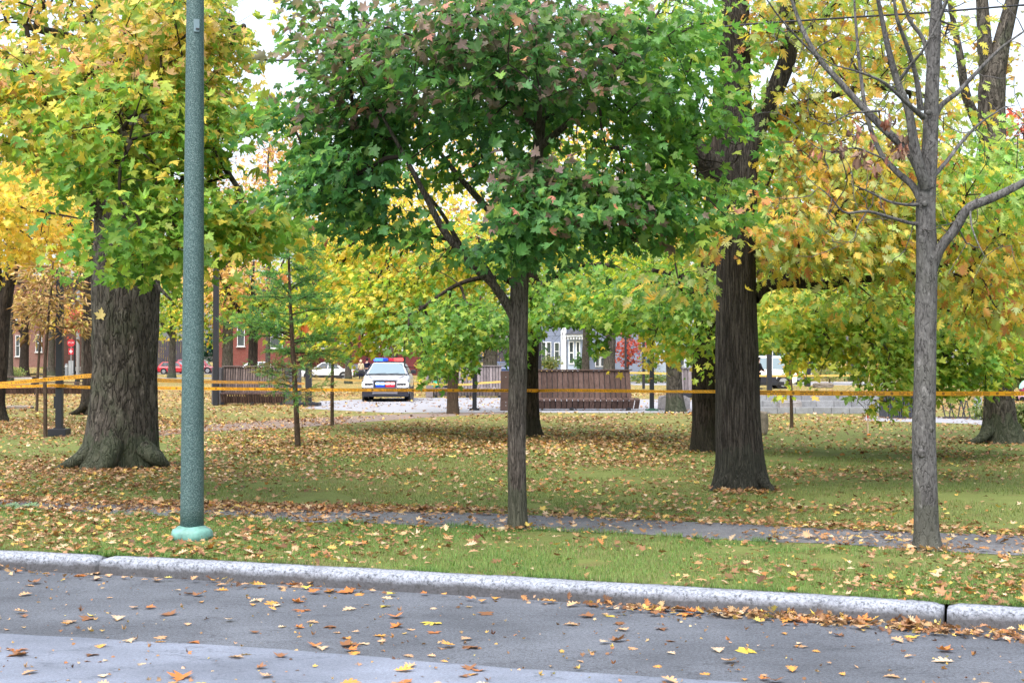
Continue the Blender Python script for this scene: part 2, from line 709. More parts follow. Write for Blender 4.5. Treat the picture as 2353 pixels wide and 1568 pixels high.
def in_gap(p):
    u = 1176 + p[:, 0] / p[:, 1] * F
    v = 828 - (p[:, 2] - EYE) / p[:, 1] * F
    g = np.zeros(len(p), bool)
    for a, b, c, d in GAPS:
        g |= (u > a) & (u < b) & (v > c) & (v < d)
    g &= (p[:, 1] > 20) & (p[:, 1] < 57)
    for a, b, c, d in ((1588, 1738, 318, 412), (1650, 1722, 15, 125), (1642, 1738, 525, 720), (1742, 1800, 655, 700), (985, 1130, 415, 560), (270, 345, 245, 300), (215, 250, 450, 640), (532, 612, -40, 60), (572, 640, 60, 118), (600, 690, 140, 212), (520, 640, 335, 430)):
        g |= (u > a) & (u < b) & (v > c) & (v < d) & (p[:, 1] < (17.6 if a > 900 else 21.5)) & (rng.random(len(p)) < .88)
    return g


def foliage(root, base, axis, clusters, pals, pal, T, size, per, spread, mat, flat=0.5, droop=0.5, cscale=0.7, mixr=0.55,
            upness=0.6, colfn=None, name='crown', wide=1.0, curl=0.85):
    n = len(clusters)
    k = rng.integers(max(1, int(per * 0.6)), int(per * 1.4) + 2, n)
    ci = np.repeat(np.arange(n), k)
    m = len(ci)
    off = rng.normal(size=(m, 3)) * np.array([1, 1, flat]) * spread * 0.62
    pos = clusters[ci] + off
    out = clusters[ci] - axis
    out[:, 2] *= 0.3
    out = unit(out)
    B = unit(off) * 0.8 + out * 0.45 + rng.normal(0, 0.3, (m, 3))
    B[:, 2] = B[:, 2] * 0.5 - droop - rng.random(m) * 0.5 * droop
    N = np.array([0, 0, upness]) + out * 0.35 + rng.normal(0, 0.42, (m, 3))
    s = size * np.clip(rng.normal(0.95, 0.24, m), 0.42, 1.28)
    col = np.zeros((m, 3))
    keys = {}
    gp = in_gap(pos)
    for i, q in enumerate(pals):
        keys.setdefault(id(q) if q is not None else 0, (q, []))[1].append(i)
    for q, ids in keys.values():
        sel = np.isin(ci, ids)
        if sel.any():
            col[sel] = pick(q or pal, pos[sel], cscale, mixr, 3)
    if colfn is not None:
        col = colfn(pos, col)
    q = ~gp
    return leaves(name, T, pos[q], B[q], N[q], s[q], col[q], rng.normal(-0.1, curl, m)[q], off=base, mat=mat, parent=root, wide=wide)


def tree(name, label, group, base, trunks, blobs, pal, T, size, per, spread, bark, leafm=None, k=22, step=0.08, rough=0.05,
         fz=1.2, fth=3.0, flare=None, roots=(), r0=0.0055, seed=0, twig=None, axis_up=3.0, colfn=None, cat='tree', limb_k=10, **kw):
    base = np.array([base[0], base[1], 0.0])
    root = empty(name, base, label, cat, group)
    mb = MB()
    limbs = []
    for i, (pts, rad) in enumerate(trunks):
        fl = flare if i == 0 else None
        kk = k if i == 0 else max(limb_k, int(k * 0.6))
        limbs.append(trunk_mesh(mb, pts, rad, kk, step, rough if i == 0 else rough * 0.8, fz, fth, fl, seed + i * 11))
    for pts, rad in roots:
        trunk_mesh(mb, pts, rad, 12, 0.08, rough * 1.5, fz * 2, fth, None, seed + 77)
    mb.build('trunk', bark, root, smooth=True, off=base)
    if blobs:
        cl, pals = blob_points(blobs)
        tb = grow(limbs, cl, r0)
        # side twigs inside each cluster
        ex = []
        for c in cl:
            for q in range(2):
                d = unit(rng.normal(size=3) * np.array([1, 1, 0.5])) * spread * rng.uniform(0.5, 1.0)
                ex.append((np.array([c, c + d * 0.55 + np.array([0, 0, 0.02]), c + d]), np.array([r0 * 0.5, r0 * 0.4, r0 * 0.25])))
        me = tubes_mesh('branches', [(p - base, r) for p, r in tb + ex])
        link('branches', me, twig or TWIG, root)
        ax = base + np.array([0, 0, axis_up])
        foliage(root, base, ax, cl, pals, pal, T, size, per, spread, leafm or LEAF, colfn=colfn, **kw)
    return root

# ================================================================== THE SETTING
ZR = -0.13
_kc = np.polyfit([-4.256, 1.196, 3.266], [11.82, 9.916, 9.072], 2)


def kerbY(x):
    x = np.asarray(x, float)
    xc = np.clip(x, -5, 4)
    return np.polyval(_kc, xc) + np.polyval(np.polyder(_kc), xc) * (x - xc)


def slope(x):
    xc = np.clip(x, -5, 4)
    return np.polyval(np.polyder(_kc), xc)


def ground_mat():
    k = NT('lawn')
    v = k.coord()
    n1 = k.noise(v, 0.35, 4)
    n2 = k.noise(v, 2.2, 5, 0.7)
    n3 = k.noise(v, 30, 4, 0.7)
    g = k.ramp(n2, [(0.3, (0.13, 0.105, 0.045)), (0.5, (0.12, 0.15, 0.043)), (0.72, (0.15, 0.17, 0.056))])
    g = k.mix(0.5, g, k.ramp(n3, [(0.3, (0.45,) * 3), (0.7, (1.5,) * 3)]), 'MULTIPLY')
    vo = k.n('ShaderNodeTexVoronoi')
    vo.inputs['Scale'].default_value = 8.5
    k.l(v, vo.inputs['Vector'])
    sep = k.n('ShaderNodeSeparateColor')
    k.l(vo.outputs['Color'], sep.inputs[0])
    lc = k.ramp(sep.outputs[0], [(0.0, (0.16, 0.075, 0.03)), (0.3, (0.30, 0.16, 0.07)), (0.55, (0.42, 0.25, 0.12)), (0.75, (0.48, 0.30, 0.06)), (1.0, (0.52, 0.40, 0.26))])
    nm = k.n('ShaderNodeMath', operation='ADD')
    k.l(sep.outputs[1], nm.inputs[0])
    k.l(n1, nm.inputs[1])
    sx = k.n('ShaderNodeSeparateXYZ')
    k.l(v, sx.inputs[0])
    fr = k.n('ShaderNodeMapRange')
    k.l(sx.outputs[1], fr.inputs[0])
    for i_, q_ in ((1, 30.0), (2, 55.0), (3, 0.0), (4, 1.0)):
        fr.inputs[i_].default_value = q_
    mm = k.n('ShaderNodeMath', operation='MULTIPLY')
    k.l(k.ramp(nm.outputs[0], [(0.92, (0,) * 3), (1.05, (0.8,) * 3)]), mm.inputs[0])
    k.l(fr.outputs[0], mm.inputs[1])
    k.base(k.mix(mm.outputs[0], g, lc), 0.95, 0.1)
    k.bump(n3, 0.6, 0.03)
    return k.m


def asphalt(name, c, grit=0.5):
    k = NT(name)
    v = k.coord()
    a = k.noise(v, 170, 3, 0.8)
    b = k.noise(v, 0.9, 5, 0.6)
    s = k.noise(k.coord((0.6, 3.5, 1)), 1.4, 4)
    col = k.ramp(b, [(0.32, tuple(x * 0.74 for x in c)), (0.5, c), (0.68, tuple(x * 1.28 for x in c))])
    col = k.mix(0.5, col, k.ramp(s, [(0.35, (0.86,) * 3), (0.65, (1.10,) * 3)]), 'MULTIPLY')
    st_ = k.noise(v, 55, 2, 0.5)
    col = k.mix(grit * .6, col, k.ramp(st_, [(0.35, (0.55,) * 3), (0.6, (1.35,) * 3)]), 'MULTIPLY')
    ck = k.noise(k.coord((1, 1.6, 1)), 0.8, 5, 0.6)
    cd_ = k.n('ShaderNodeMath', operation='SUBTRACT')
    k.l(ck, cd_.inputs[0])
    cd_.inputs[1].default_value = 0.52
    ca = k.n('ShaderNodeMath', operation='ABSOLUTE')
    k.l(cd_.outputs[0], ca.inputs[0])
    col = k.mix(k.ramp(ca.outputs[0], [(0.0, (0.6,) * 3), (0.006, (0,) * 3)]), col, tuple(x * .35 for x in c))
    col = k.mix(grit, col, k.ramp(a, [(0.3, (0.3,) * 3), (0.55, (1.0,) * 3), (0.72, (2.0,) * 3)]), 'MULTIPLY')
    k.base(col, 0.85, 0.25)
    k.bump(a, 0.5, 0.006)
    return k.m


def concrete(name, c, var=0.2, scale=9):
    k = NT(name)
    v = k.coord()
    a = k.noise(v, scale, 6, 0.7)
    b = k.noise(v, scale * 16, 3, 0.7)
    col = k.ramp(a, [(0.3, tuple(x * (1 - var) for x in c)), (0.7, tuple(x * (1 + var) for x in c))])
    col = k.mix(0.5, col, k.ramp(b, [(0.3, (0.55,) * 3), (0.6, (1.15,) * 3)]), 'MULTIPLY')
    k.base(col, 0.88, 0.2)
    k.bump(b, 0.4, 0.006)
    return k.m


def sheet(name, near, far, z, mat, rows=2):
    """a flat strip between two polylines of equal length"""
    near, far = np.asarray(near, float), np.asarray(far, float)
    n = len(near)
    vs_, fs = [], []
    for r in range(rows):
        t = r / (rows - 1)
        for a, b in zip(near, far):
            q = a * (1 - t) + b * t
            vs_.append((q[0], q[1], z))
    for r in range(rows - 1):
        for i in range(n - 1):
            fs.append((r * n + i, r * n + i + 1, (r + 1) * n + i + 1, (r + 1) * n + i))
    o = MB().add(vs_, fs).build(name, mat)
    return tag(o, kind='structure')


GROUND = ground_mat()
xs = np.concatenate([np.linspace(-900, -20, 12), np.linspace(-18, 18, 60), np.linspace(20, 900, 12)])
kb = np.clip(kerbY(xs) + 0.165, -5, 30)
sheet('ground', np.column_stack([xs, kb]), np.column_stack([xs, np.full_like(xs, 1400)]), 0.0, GROUND)
xr = np.linspace(-60, 60, 80)
kf = np.clip(kerbY(xr) + 0.03, -5, 40)
sheet('road', np.column_stack([xr, kf - 11]), np.column_stack([xr, kf]), ZR, asphalt('asphalt_old', (0.098, 0.108, 0.128), 0.9))
ed = np.array([PG(-400, 1432, ZR), PG(0, 1455, ZR), PG(300, 1471, ZR), PG(600, 1488, ZR), PG(1170, 1533, ZR), PG(1690, 1566, ZR), PG(2352, 1618, ZR), PG(3000, 1668, ZR)])
xe = np.linspace(ed[0][0], ed[-1][0], 90)
ye = np.interp(xe, ed[:, 0], ed[:, 1]) + 0.03 * fbm(np.column_stack([xe * 2.2, xe * 0, xe * 0]), 3)
sheet('road_patch', np.column_stack([xe, kerbY(xe) - 9]), np.column_stack([xe, ye]), ZR + 0.004, asphalt('asphalt_new', (0.155, 0.176, 0.222), 0.4))
o = MB().add([(-1400, -300, -0.35), (1400, -300, -0.35), (1400, 30, -0.35), (-1400, 30, -0.35)], [(0, 1, 2, 3)]).build('ground_beyond_road', GROUND)
tag(o, kind='structure')


def kerb_mat():
    k = NT('kerb_stone')
    v = k.coord()
    a = k.noise(v, 42, 5, 0.8)
    b = k.noise(k.coord((1, 1, 2.2)), 5, 6, 0.7)
    col = k.ramp(a, [(0.38, (0.075, 0.082, 0.095)), (0.47, (0.22, 0.24, 0.28)), (0.60, (0.34, 0.365, 0.42))])
    col = k.mix(0.6, col, k.ramp(b, [(0.3, (0.5,) * 3), (0.55, (1.0,) * 3), (0.75, (1.2,) * 3)]), 'MULTIPLY')
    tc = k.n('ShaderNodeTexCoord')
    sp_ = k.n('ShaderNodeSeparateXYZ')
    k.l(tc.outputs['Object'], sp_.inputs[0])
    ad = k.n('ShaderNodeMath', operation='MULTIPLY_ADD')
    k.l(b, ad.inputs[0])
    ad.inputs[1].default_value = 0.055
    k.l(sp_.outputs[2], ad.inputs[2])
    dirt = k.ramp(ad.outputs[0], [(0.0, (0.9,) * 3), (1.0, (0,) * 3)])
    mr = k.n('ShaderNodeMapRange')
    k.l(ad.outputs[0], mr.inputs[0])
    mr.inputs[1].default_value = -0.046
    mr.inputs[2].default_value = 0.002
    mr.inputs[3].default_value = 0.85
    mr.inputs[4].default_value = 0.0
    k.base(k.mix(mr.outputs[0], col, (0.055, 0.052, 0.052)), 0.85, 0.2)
    k.bump(a, 0.6, 0.008)
    return k.m


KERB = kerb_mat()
prof = [(0.0, -0.22), (0.004, -0.075), (0.010, -0.030), (0.024, -0.006), (0.05, 0.003), (0.105, 0.008), (0.165, 0.009), (0.17, -0.22)]
for a, b in ((-16, -9.6), (-9.59, -3.375), (-3.345, 2.797), (2.823, 9), (9.01, 16)):
    n = int((b - a) / 0.06)
    vs_, fs = [], []
    for i in range(n + 1):
        x = a + (b - a) * i / n
        s_ = slope(x)
        nx, ny = -s_ / math.hypot(1, s_), 1 / math.hypot(1, s_)
        y = float(kerbY(x))
        e = min(i, n - i) * (b - a) / n
        rd = 0.018 * math.exp(-e / 0.03)
        for q, (of, z) in enumerate(prof):
            nz = 0.007 * float(fbm(np.array([x * 7, q * 1.7, 0.3]), 3, 4)) + 0.008 * float(vn(np.array([x * 1.1, 0.5, 0.2]), 6)) * (q in (2, 3, 4))
            vs_.append((x + nx * (of + nz), y + ny * (of + nz), z + (nz * 0.7 - rd if q not in (0, 7) else 0)))
    m = len(prof)
    for i in range(n):
        for q in range(m - 1):
            fs.append((i * m + q, i * m + m + q, i * m + m + q + 1, i * m + q + 1))
    fs += [tuple(range(m)), tuple(n * m + q for q in range(m - 1, -1, -1))]
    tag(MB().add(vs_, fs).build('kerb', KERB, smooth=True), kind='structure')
    # the crooked end faces keep the joints dark

# path behind the verge
pn = np.array([PG(u, v) for u, v in ((-700, 1142), (0, 1166), (500, 1190), (1176, 1214), (1900, 1250), (2352, 1278), (3000, 1318))])
pf = np.array([PG(u, v) for u, v in ((-700, 1128), (0, 1146), (500, 1163), (1176, 1180), (1900, 1212), (2352, 1230), (3000, 1262))])


def path_near(x):
    return np.interp(x, pn[:, 0], pn[:, 1])


def path_far(x):
    return np.interp(x, pf[:, 0], pf[:, 1])


xp = np.linspace(pn[0][0], pn[-1][0], 200)
wob = 0.16 * fbm(np.column_stack([xp * 1.5, xp * 0, xp * 0]), 3, 8)
wob2 = 0.16 * fbm(np.column_stack([xp * 1.5, xp * 0 + 5, xp * 0]), 3, 18)
sheet('path', np.column_stack([xp, path_near(xp) + wob]), np.column_stack([xp, path_far(xp) + wob2]), 0.004, asphalt('asphalt_path', (0.122, 0.124, 0.134), 0.7))

# paved plaza around the benches, dirt track, far street
PLAZA = concrete('plaza_paving', (0.27, 0.27, 0.29), 0.1, 1.2)
q = [PG(u, v) for u, v in ((700, 938), (900, 948), (1100, 947), (1400, 948), (1620, 948), (1760, 952))]
q2 = [PG(u, v) for u, v in ((735, 921), (900, 914), (1100, 913), (1400, 916), (1620, 918), (1760, 914))]
sheet('plaza', [a[:2] for a in q], [a[:2] for a in q2], 0.004, PLAZA)
q = [PG(u, v) for u, v in ((1985, 966), (2100, 969), (2230, 973), (2300, 982))]
q2 = [PG(u, v) for u, v in ((1985, 955), (2100, 957), (2230, 958), (2330, 962))]
sheet('plaza_walk', [a[:2] for a in q], [a[:2] for a in q2], 0.004, PLAZA)
q = [PG(u, v) for u, v in ((340, 1003), (480, 990), (640, 985), (800, 972), (1000, 957), (1160, 950))]
q2 = [PG(u, v) for u, v in ((340, 992), (480, 975), (640, 964), (800, 956), (1000, 948), (1160, 946))]
sheet('dirt_track', [a[:2] for a in q], [a[:2] for a in q2], 0.004, concrete('dirt', (0.19, 0.145, 0.12), 0.2, 1.5))
sheet('far_pavement', [(-140, 127), (-20, 127)], [(-140, 134), (-20, 134)], 0.004, PLAZA)
sheet('far_pavement', [(8, 93), (120, 93)], [(8, 108), (120, 108)], 0.004, PLAZA)
sheet('far_street', [(-260, 166), (260, 166)], [(-260, 184), (260, 184)], 0.004, asphalt('asphalt_far', (0.13, 0.13, 0.14), 0.3))
VERGE = plain('far_verge_grass', (0.06, 0.17, 0.035), 0.95, 0.1, var=0.3, scale=2.0)
sheet('far_verge', [(-140, 134.2), (-55, 134.2)], [(-140, 160), (-55, 160)], 0.006, VERGE)
# a low grassy bank in front of the brick house far left
bk = MB()
n = 24
for i in range(n + 1):
    x = -76 + 20 * i / n
    for y, z in ((136, 0.0), (142, 0.55), (150, 1.15), (175, 1.2), (176, -0.3)):
        bk.v.append((x, y, z * min(1, (i + 0.5) / 3, (n - i + 0.5) / 5)))
for i in range(n):
    for q in range(4):
        bk.f.append((i * 5 + q, i * 5 + 5 + q, i * 5 + 6 + q, i * 5 + q + 1))
        bk.mi.append(0)
tag(bk.build('bank', GROUND, smooth=True), kind='structure')

# ------------------------------------------------------------------ grass
GPAL = [(0.06, 0.135, 0.028, 3), (0.10, 0.205, 0.042, 4), (0.145, 0.25, 0.058, 3), (0.19, 0.205, 0.08, 2.0), (0.28, 0.22, 0.12, 2.0)]
GPAL2 = [(0.085, 0.135, 0.032, 3), (0.12, 0.18, 0.043, 4), (0.16, 0.20, 0.056, 3), (0.21, 0.19, 0.07, 2.4), (0.27, 0.20, 0.105, 2.2)]


def grass(x, y, lo, hi, wide, pal, sc):
    m = len(x)
    pos = np.column_stack([x, y, np.full(m, -0.004)])
    a = rng.random(m) * 2 * PI
    tilt = rng.random(m) * 0.75
    B = np.column_stack([np.cos(a) * tilt, np.sin(a) * tilt, np.ones(m)])
    N = np.column_stack([np.cos(a), np.sin(a), rng.random(m) * 0.3])
    s = rng.uniform(lo, hi, m)
    col = pick(pal, pos, sc, 0.35, 40) * rng.uniform(0.7, 1.35, (m, 1))
    o = leaves('grass', BLADE, pos, B, N, s, col, mat=GRASS_BLADE, wide=wide)
    return tag(o, kind='stuff')


def strip_pts(n, x0, x1, fa, fb):
    x = rng.uniform(x0, x1, n)
    t = rng.random(n)
    return x, fa(x) * (1 - t) + fb(x) * t


x, y = strip_pts(150000, -7.5, 6.5, lambda a: kerbY(a) + 0.175, lambda a: path_near(a) - 0.02)
keep = fbm(np.column_stack([x * 1.6, y * 1.6, x * 0]), 3, 61) > -0.32
grass(x[keep], y[keep], 0.02, 0.05, 0.12, GPAL, 0.9)
x, y = strip_pts(14000, -7.5, 6.5, lambda a: kerbY(a) + 0.155, lambda a: kerbY(a) + 0.22)
keep = fbm(np.column_stack([x * 3, y * 0, x * 0]), 3, 64) > -0.1
grass(x[keep], y[keep], 0.03, 0.075, 0.09, GPAL, 0.9)
x, y = strip_pts(16000, -8, 7, lambda a: path_near(a) - 0.10, lambda a: path_near(a) + 0.08)
keep = fbm(np.column_stack([x * 2.5, y * 0, x * 0]), 3, 65) > 0.0
grass(x[keep], y[keep], 0.03, 0.07, 0.10, GPAL, 0.9)
x, y = strip_pts(170000, -9.5, 8.5, lambda a: path_far(a) + 0.02, lambda a: path_far(a) * 0 + 25)
keep = (fbm(np.column_stack([x * 0.9, y * 0.9, x * 0]), 3, 62) > -0.25) & (np.abs(x) < 0.385 * y + 0.6)
grass(x[keep], y[keep], 0.025, 0.055, 0.17, GPAL2, 0.5)

# ------------------------------------------------------------------ fallen leaves
LPAL = [(0.11, 0.052, 0.027, 3.0), (0.20, 0.10, 0.046, 4.4), (0.29, 0.165, 0.078, 4.6), (0.39, 0.245, 0.13, 3.6), (0.50, 0.36, 0.23, 2.0),
        (0.40, 0.17, 0.055, 2.0), (0.50, 0.32, 0.08, 1.7), (0.56, 0.45, 0.12, 0.9)]


def lie(n, tilt=0.3):
    a = rng.random(n) * 2 * PI
    B = np.column_stack([np.cos(a), np.sin(a), rng.normal(0, tilt, n)])
    N = np.column_stack([rng.normal(0, tilt, n), rng.normal(0, tilt, n), np.ones(n)])
    return B, N


def litter_density(x, y):
    """0..1 cover of leaves on the lawn"""
    v = 828 + 1.6 * F / y
    u = 1176 + x / y * F
    nz = fbm(np.column_stack([x * 0.55, y * 0.4, x * 0]), 3, 90)
    d = 0.07 + 0.26 * nz
    band = np.exp(-((v - 1022) / 34.0) ** 2) * np.clip((u - 380) / 200, 0, 1) * np.clip((1700 - u) / 260, 0.12, 1)
    d = d + 0.56 * band
    d = d + 0.24 * np.exp(-((v - 1100) / 45.0) ** 2) * np.clip((650 - u) / 250, 0, 1)
    d = d + 0.45 * np.exp(-((v - 985) / 20.0) ** 2) * np.clip((520 - u) / 150, 0, 1)
    d = d + 0.26 * (np.clip((962 - v) / 20, 0, 1))
    pf_ = np.abs(y - path_far(x))
    d = d + 0.85 * np.exp(-(pf_ / 0.28) ** 2) + 0.35 * np.exp(-((y - path_near(x)) / 0.2) ** 2) * np.clip((900 - u) / 300, 0, 1)
    onpath = (y > path_near(x)) & (y < path_far(x))
    d = np.where(onpath & (pf_ > 0.25), 0.03 + 0.5 * np.clip(nz + .2, 0, 1) + d * np.clip((1100 - u) / 900, 0.06, 0.75), d)
    verge = y < path_near(x)
    d = np.where(verge, 0.10 + 0.36 * nz + 0.45 * np.clip((950 - u) / 800, 0, 1) + 0.40 * np.clip((u - 1500) / 600, 0, 1) * np.exp(-((y - kerbY(x) - 0.7) / 0.6) ** 2), d)
    for tx, ty, tr in ((P(1190, 828, 13.62)[0], 13.5, .22), (P(2130, 828, 12.05)[0], 11.95, .25), (P(270, 828, 21.3)[0], 20.6, .9), (P(1702, 828, 17.7)[0], 17.3, .35)):
        d = d + 0.8 * np.exp(-((x - tx) ** 2 + (y - ty) ** 2) / tr ** 2)
    d = np.where((v > 911) & (v < 948) & (u > 722) & (u < 1765), 0.05 + 0.10 * (nz > 0.1), d)
    return np.clip(d, 0.015, 1)


def litter(n, y0, y1, T, lo, hi, wmax):
    t = rng.random(n)
    y = np.sqrt(y0 ** 2 + (y1 ** 2 - y0 ** 2) * t)
    x = rng.uniform(-1, 1, n) * (0.375 * y + 0.5)
    keep = (rng.random(n) < litter_density(x, y)) & (y > kerbY(x) + 0.16)
    x, y = x[keep], y[keep]
    m = len(x)
    B, N = lie(m, 0.32)
    pos = np.column_stack([x, y, 0.012 + rng.random(m) * wmax])
    return pos, B, N, rng.uniform(lo, hi, m), pick(LPAL, pos, 0.5, 0.9, 70), rng.normal(0.1, 0.35, m)


def litter_obj(parts, T):
    a = [np.concatenate(q) for q in zip(*parts)]
    return tag(leaves('fallen_leaves', T, a[0], a[1], a[2], a[3], a[4], a[5], mat=LEAF_DRY), kind='stuff')


litter_obj([litter(6500, 9.0, 16, None, 0.04, 0.12, 0.03)], OAK)
litter_obj([litter(13000, 9.0, 16, None, 0.02, 0.085, 0.03), litter(26000, 9.0, 16, None, 0.012, 0.04, 0.02), litter(64000, 15, 22.5, None, 0.022, 0.078, 0.022)], MAPLE_MID)
litter_obj([litter(100000, 22, 40, None, 0.04, 0.092, 0.022), litter(60000, 36, 75, None, 0.06, 0.13, 0.03)], MAPLE_FAR)
# crumbs in the gutter and small scraps on the asphalt
m = 1500
x = np.concatenate([rng.uniform(-5, 4.5, 300), rng.triangular(0.4, 2.6, 4.6, m - 300)])
y = kerbY(x) - np.abs(rng.normal(0, 0.15, m)) - 0.03
kk = fbm(np.column_stack([x * 1.7, y * 2.5, x * 0]), 3, 15) > rng.uniform(-0.25, 0.22, m)
x, y = x[kk], y[kk]
m = len(x)
B, N = lie(m, 0.42)
pos = np.column_stack([x, y, ZR + 0.008 + rng.random(m) * 0.03])
litter_obj([(pos, B, N, rng.uniform(0.015, 0.085, m), pick(LPAL, pos, 0.5, 0.95, 71), rng.normal(0.2, 0.5, m))], OAK)
m = 900
y = rng.uniform(6.4, 11.5, m)
x = rng.uniform(-1, 1, m) * 0.39 * y
keep = y < kerbY(x) - 0.1
x, y = x[keep], y[keep]
m = len(x)
B, N = lie(m, 0.4)
pos = np.column_stack([x, y, np.full(m, ZR + 0.01)])
litter_obj([(pos, B, N, rng.uniform(0.008, 0.035, m), pick(LPAL, pos, 0.5, 0.95, 72), rng.normal(0.2, 1.0, m))], MAPLE_MID)

# single leaves on the road and the verge: a few shapes, then copies
LEAFKIND = [
    ('tan', (0.50, 0.30, 0.16), 'OAK', 'tan curled oak leaf lying on the asphalt', 'tan oak leaves on the road'),
    ('pale', (0.60, 0.44, 0.28), 'OAK', 'pale beige oak leaf lying flat on the asphalt', 'pale oak leaves on the road'),
    ('rust', (0.42, 0.15, 0.04), 'MAPLE', 'rusty orange maple leaf lying on the asphalt', 'rusty maple leaves on the road'),
    ('brown', (0.22, 0.10, 0.045), 'MAPLE', 'dark brown crumpled maple leaf on the asphalt', 'brown maple leaves on the road'),
    ('yellow', (0.66, 0.50, 0.08), 'MAPLE', 'yellow maple leaf lying on the asphalt', 'yellow maple leaves on the road'),
    ('orange', (0.55, 0.27, 0.06), 'OAK', 'orange brown oak leaf lying on the asphalt', 'orange oak leaves on the road'),
]
protos = []
for nm, c, kd, lab, grp in LEAFKIND:
    for q in range(3):
        T = OAK if kd == 'OAK' else MAPLE
        o = leaves('fallen_leaf', T, np.zeros((1, 3)), np.array([[0, 1.0, 0]]), np.array([[0, 0, 1.0]]), np.array([1.0]),
                   np.array([c]) * (0.85 + 0.15 * q), np.array([(-0.25, 0.08, 0.36)[q]]), mat=LEAF_DRY)
        # stalk
        protos.append((o, lab, grp))
used = set()
cnt = 0
while cnt < 300:
    y = rng.uniform(6.6, 12.0)
    x = rng.uniform(-1, 1) * 0.385 * y
    gut = rng.random() < 0.38
    if gut:
        y = float(kerbY(x)) - abs(rng.normal(0, 0.12)) - 0.05
        if abs(x) > 0.385 * y or (x < 0.8 and rng.random() < 0.72):
            continue
    if y > kerbY(x) - 0.05:
        continue
    pi_ = int(rng.choice(18, p=np.repeat([0.30, 0.17, 0.13, 0.17, 0.06, 0.17], 3) / 3))
    o, lab, grp = protos[pi_]
    if pi_ in used:
        o = o.copy()
        C.objects.link(o)
    used.add(pi_)
    s = rng.uniform(0.05, 0.135)
    o.location = (x, y, ZR + 0.007 + 0.03 * s * rng.random() + (0.012 if gut else 0))
    o.rotation_euler = (rng.normal(0, 0.10), rng.normal(0, 0.10), rng.random() * 2 * PI)
    o.scale = (s, s, s)
    tag(o, lab, 'leaf', grp)
    cnt += 1
for i, (o, lab, grp) in enumerate(protos):
    if i not in used:
        bpy.data.objects.remove(o)

# ================================================================== TREES
def tw(*q):
    pts, rad = [], []
    for u, v, Y, wd in q:
        p = P(u, 828, Y) if v is None else P(u, v, Y)
        if v is None:
            p[2] = -0.06
        pts.append(p)
        rad.append(wd / 2 / F * Y)
    return np.array(pts), np.array(rad)


# palettes run from dark green to the turned colours
DKGREEN = [(0.055, 0.15, 0.06, 3), (0.08, 0.21, 0.072, 4), (0.12, 0.275, 0.085, 3.5), (0.195, 0.345, 0.085, 2.4), (0.27, 0.19, 0.17, 0.9), (0.62, 0.26, 0.20, 0.9), (0.62, 0.34, 0.14, 0.45)]
PURPLE = [(0.065, 0.165, 0.06, 3), (0.10, 0.22, 0.07, 3), (0.15, 0.27, 0.085, 2), (0.25, 0.21, 0.16, 1.7), (0.33, 0.23, 0.22, 1.5), (0.60, 0.29, 0.25, 1.4), (0.64, 0.34, 0.19, 0.7)]
MIDGREEN = [(0.075, 0.19, 0.05, 3), (0.115, 0.26, 0.06, 4), (0.175, 0.33, 0.07, 3), (0.29, 0.39, 0.075, 2.2), (0.52, 0.26, 0.18, 0.8)]
LIMEY = [(0.105, 0.25, 0.055, 2.4), (0.16, 0.325, 0.06, 3.4), (0.245, 0.385, 0.065, 3.2), (0.37, 0.43, 0.075, 2.4), (0.62, 0.51, 0.09, 1.9), (0.69, 0.43, 0.13, 0.9)]
LIMEY2 = [(0.15, 0.29, 0.065, 2), (0.245, 0.37, 0.075, 3), (0.41, 0.45, 0.09, 2.8), (0.67, 0.54, 0.13, 2.6), (0.76, 0.52, 0.26, 2.6), (0.74, 0.45, 0.32, 1.5)]
YELLOW = [(0.24, 0.36, 0.07, 1), (0.42, 0.43, 0.08, 1.8), (0.62, 0.49, 0.09, 3), (0.70, 0.52, 0.10, 3), (0.68, 0.44, 0.13, 1.6), (0.58, 0.32, 0.09, 0.9)]
OAKPAL = [(0.22, 0.35, 0.09, 3.2), (0.33, 0.42, 0.11, 3.4), (0.43, 0.47, 0.22, 1.8), (0.54, 0.46, 0.09, 2.5), (0.66, 0.49, 0.10, 1.6), (0.62, 0.36, 0.10, 1.6), (0.47, 0.21, 0.08, 1.6), (0.32, 0.13, 0.07, 0.9)]
OAKGREEN = [(0.14, 0.32, 0.07, 2.6), (0.24, 0.42, 0.10, 3), (0.36, 0.48, 0.14, 2.6), (0.54, 0.50, 0.07, 2), (0.56, 0.30, 0.06, 0.7)]
GREENY = [(0.085, 0.20, 0.045, 2.2), (0.12, 0.255, 0.05, 3.4), (0.185, 0.32, 0.055, 3.2), (0.32, 0.39, 0.06, 2.4), (0.58, 0.47, 0.07, 1.6)]
DROOP = [(0.13, 0.25, 0.055, 2), (0.195, 0.33, 0.06, 3.2), (0.30, 0.40, 0.068, 3), (0.45, 0.46, 0.08, 2.2), (0.64, 0.51, 0.09, 1.8)]
GREENYEL = [(0.13, 0.27, 0.055, 2.2), (0.22, 0.36, 0.06, 3), (0.38, 0.43, 0.06, 2.8), (0.62, 0.50, 0.07, 2.4), (0.68, 0.42, 0.10, 1.0)]
PINKY = [(0.50, 0.42, 0.14, 1.5), (0.55, 0.34, 0.16, 2), (0.50, 0.25, 0.14, 3), (0.36, 0.16, 0.11, 2)]
PEACH = [(0.20, 0.26, 0.07, 1.5), (0.58, 0.42, 0.16, 2), (0.62, 0.36, 0.16, 3), (0.52, 0.26, 0.12, 1.6)]
RED = [(0.36, 0.06, 0.05, 2), (0.50, 0.10, 0.08, 3), (0.56, 0.22, 0.12, 1)]
RUST = [(0.50, 0.42, 0.12, 2), (0.46, 0.31, 0.12, 2.6), (0.38, 0.22, 0.09, 2.8), (0.27, 0.14, 0.08, 1.6)]

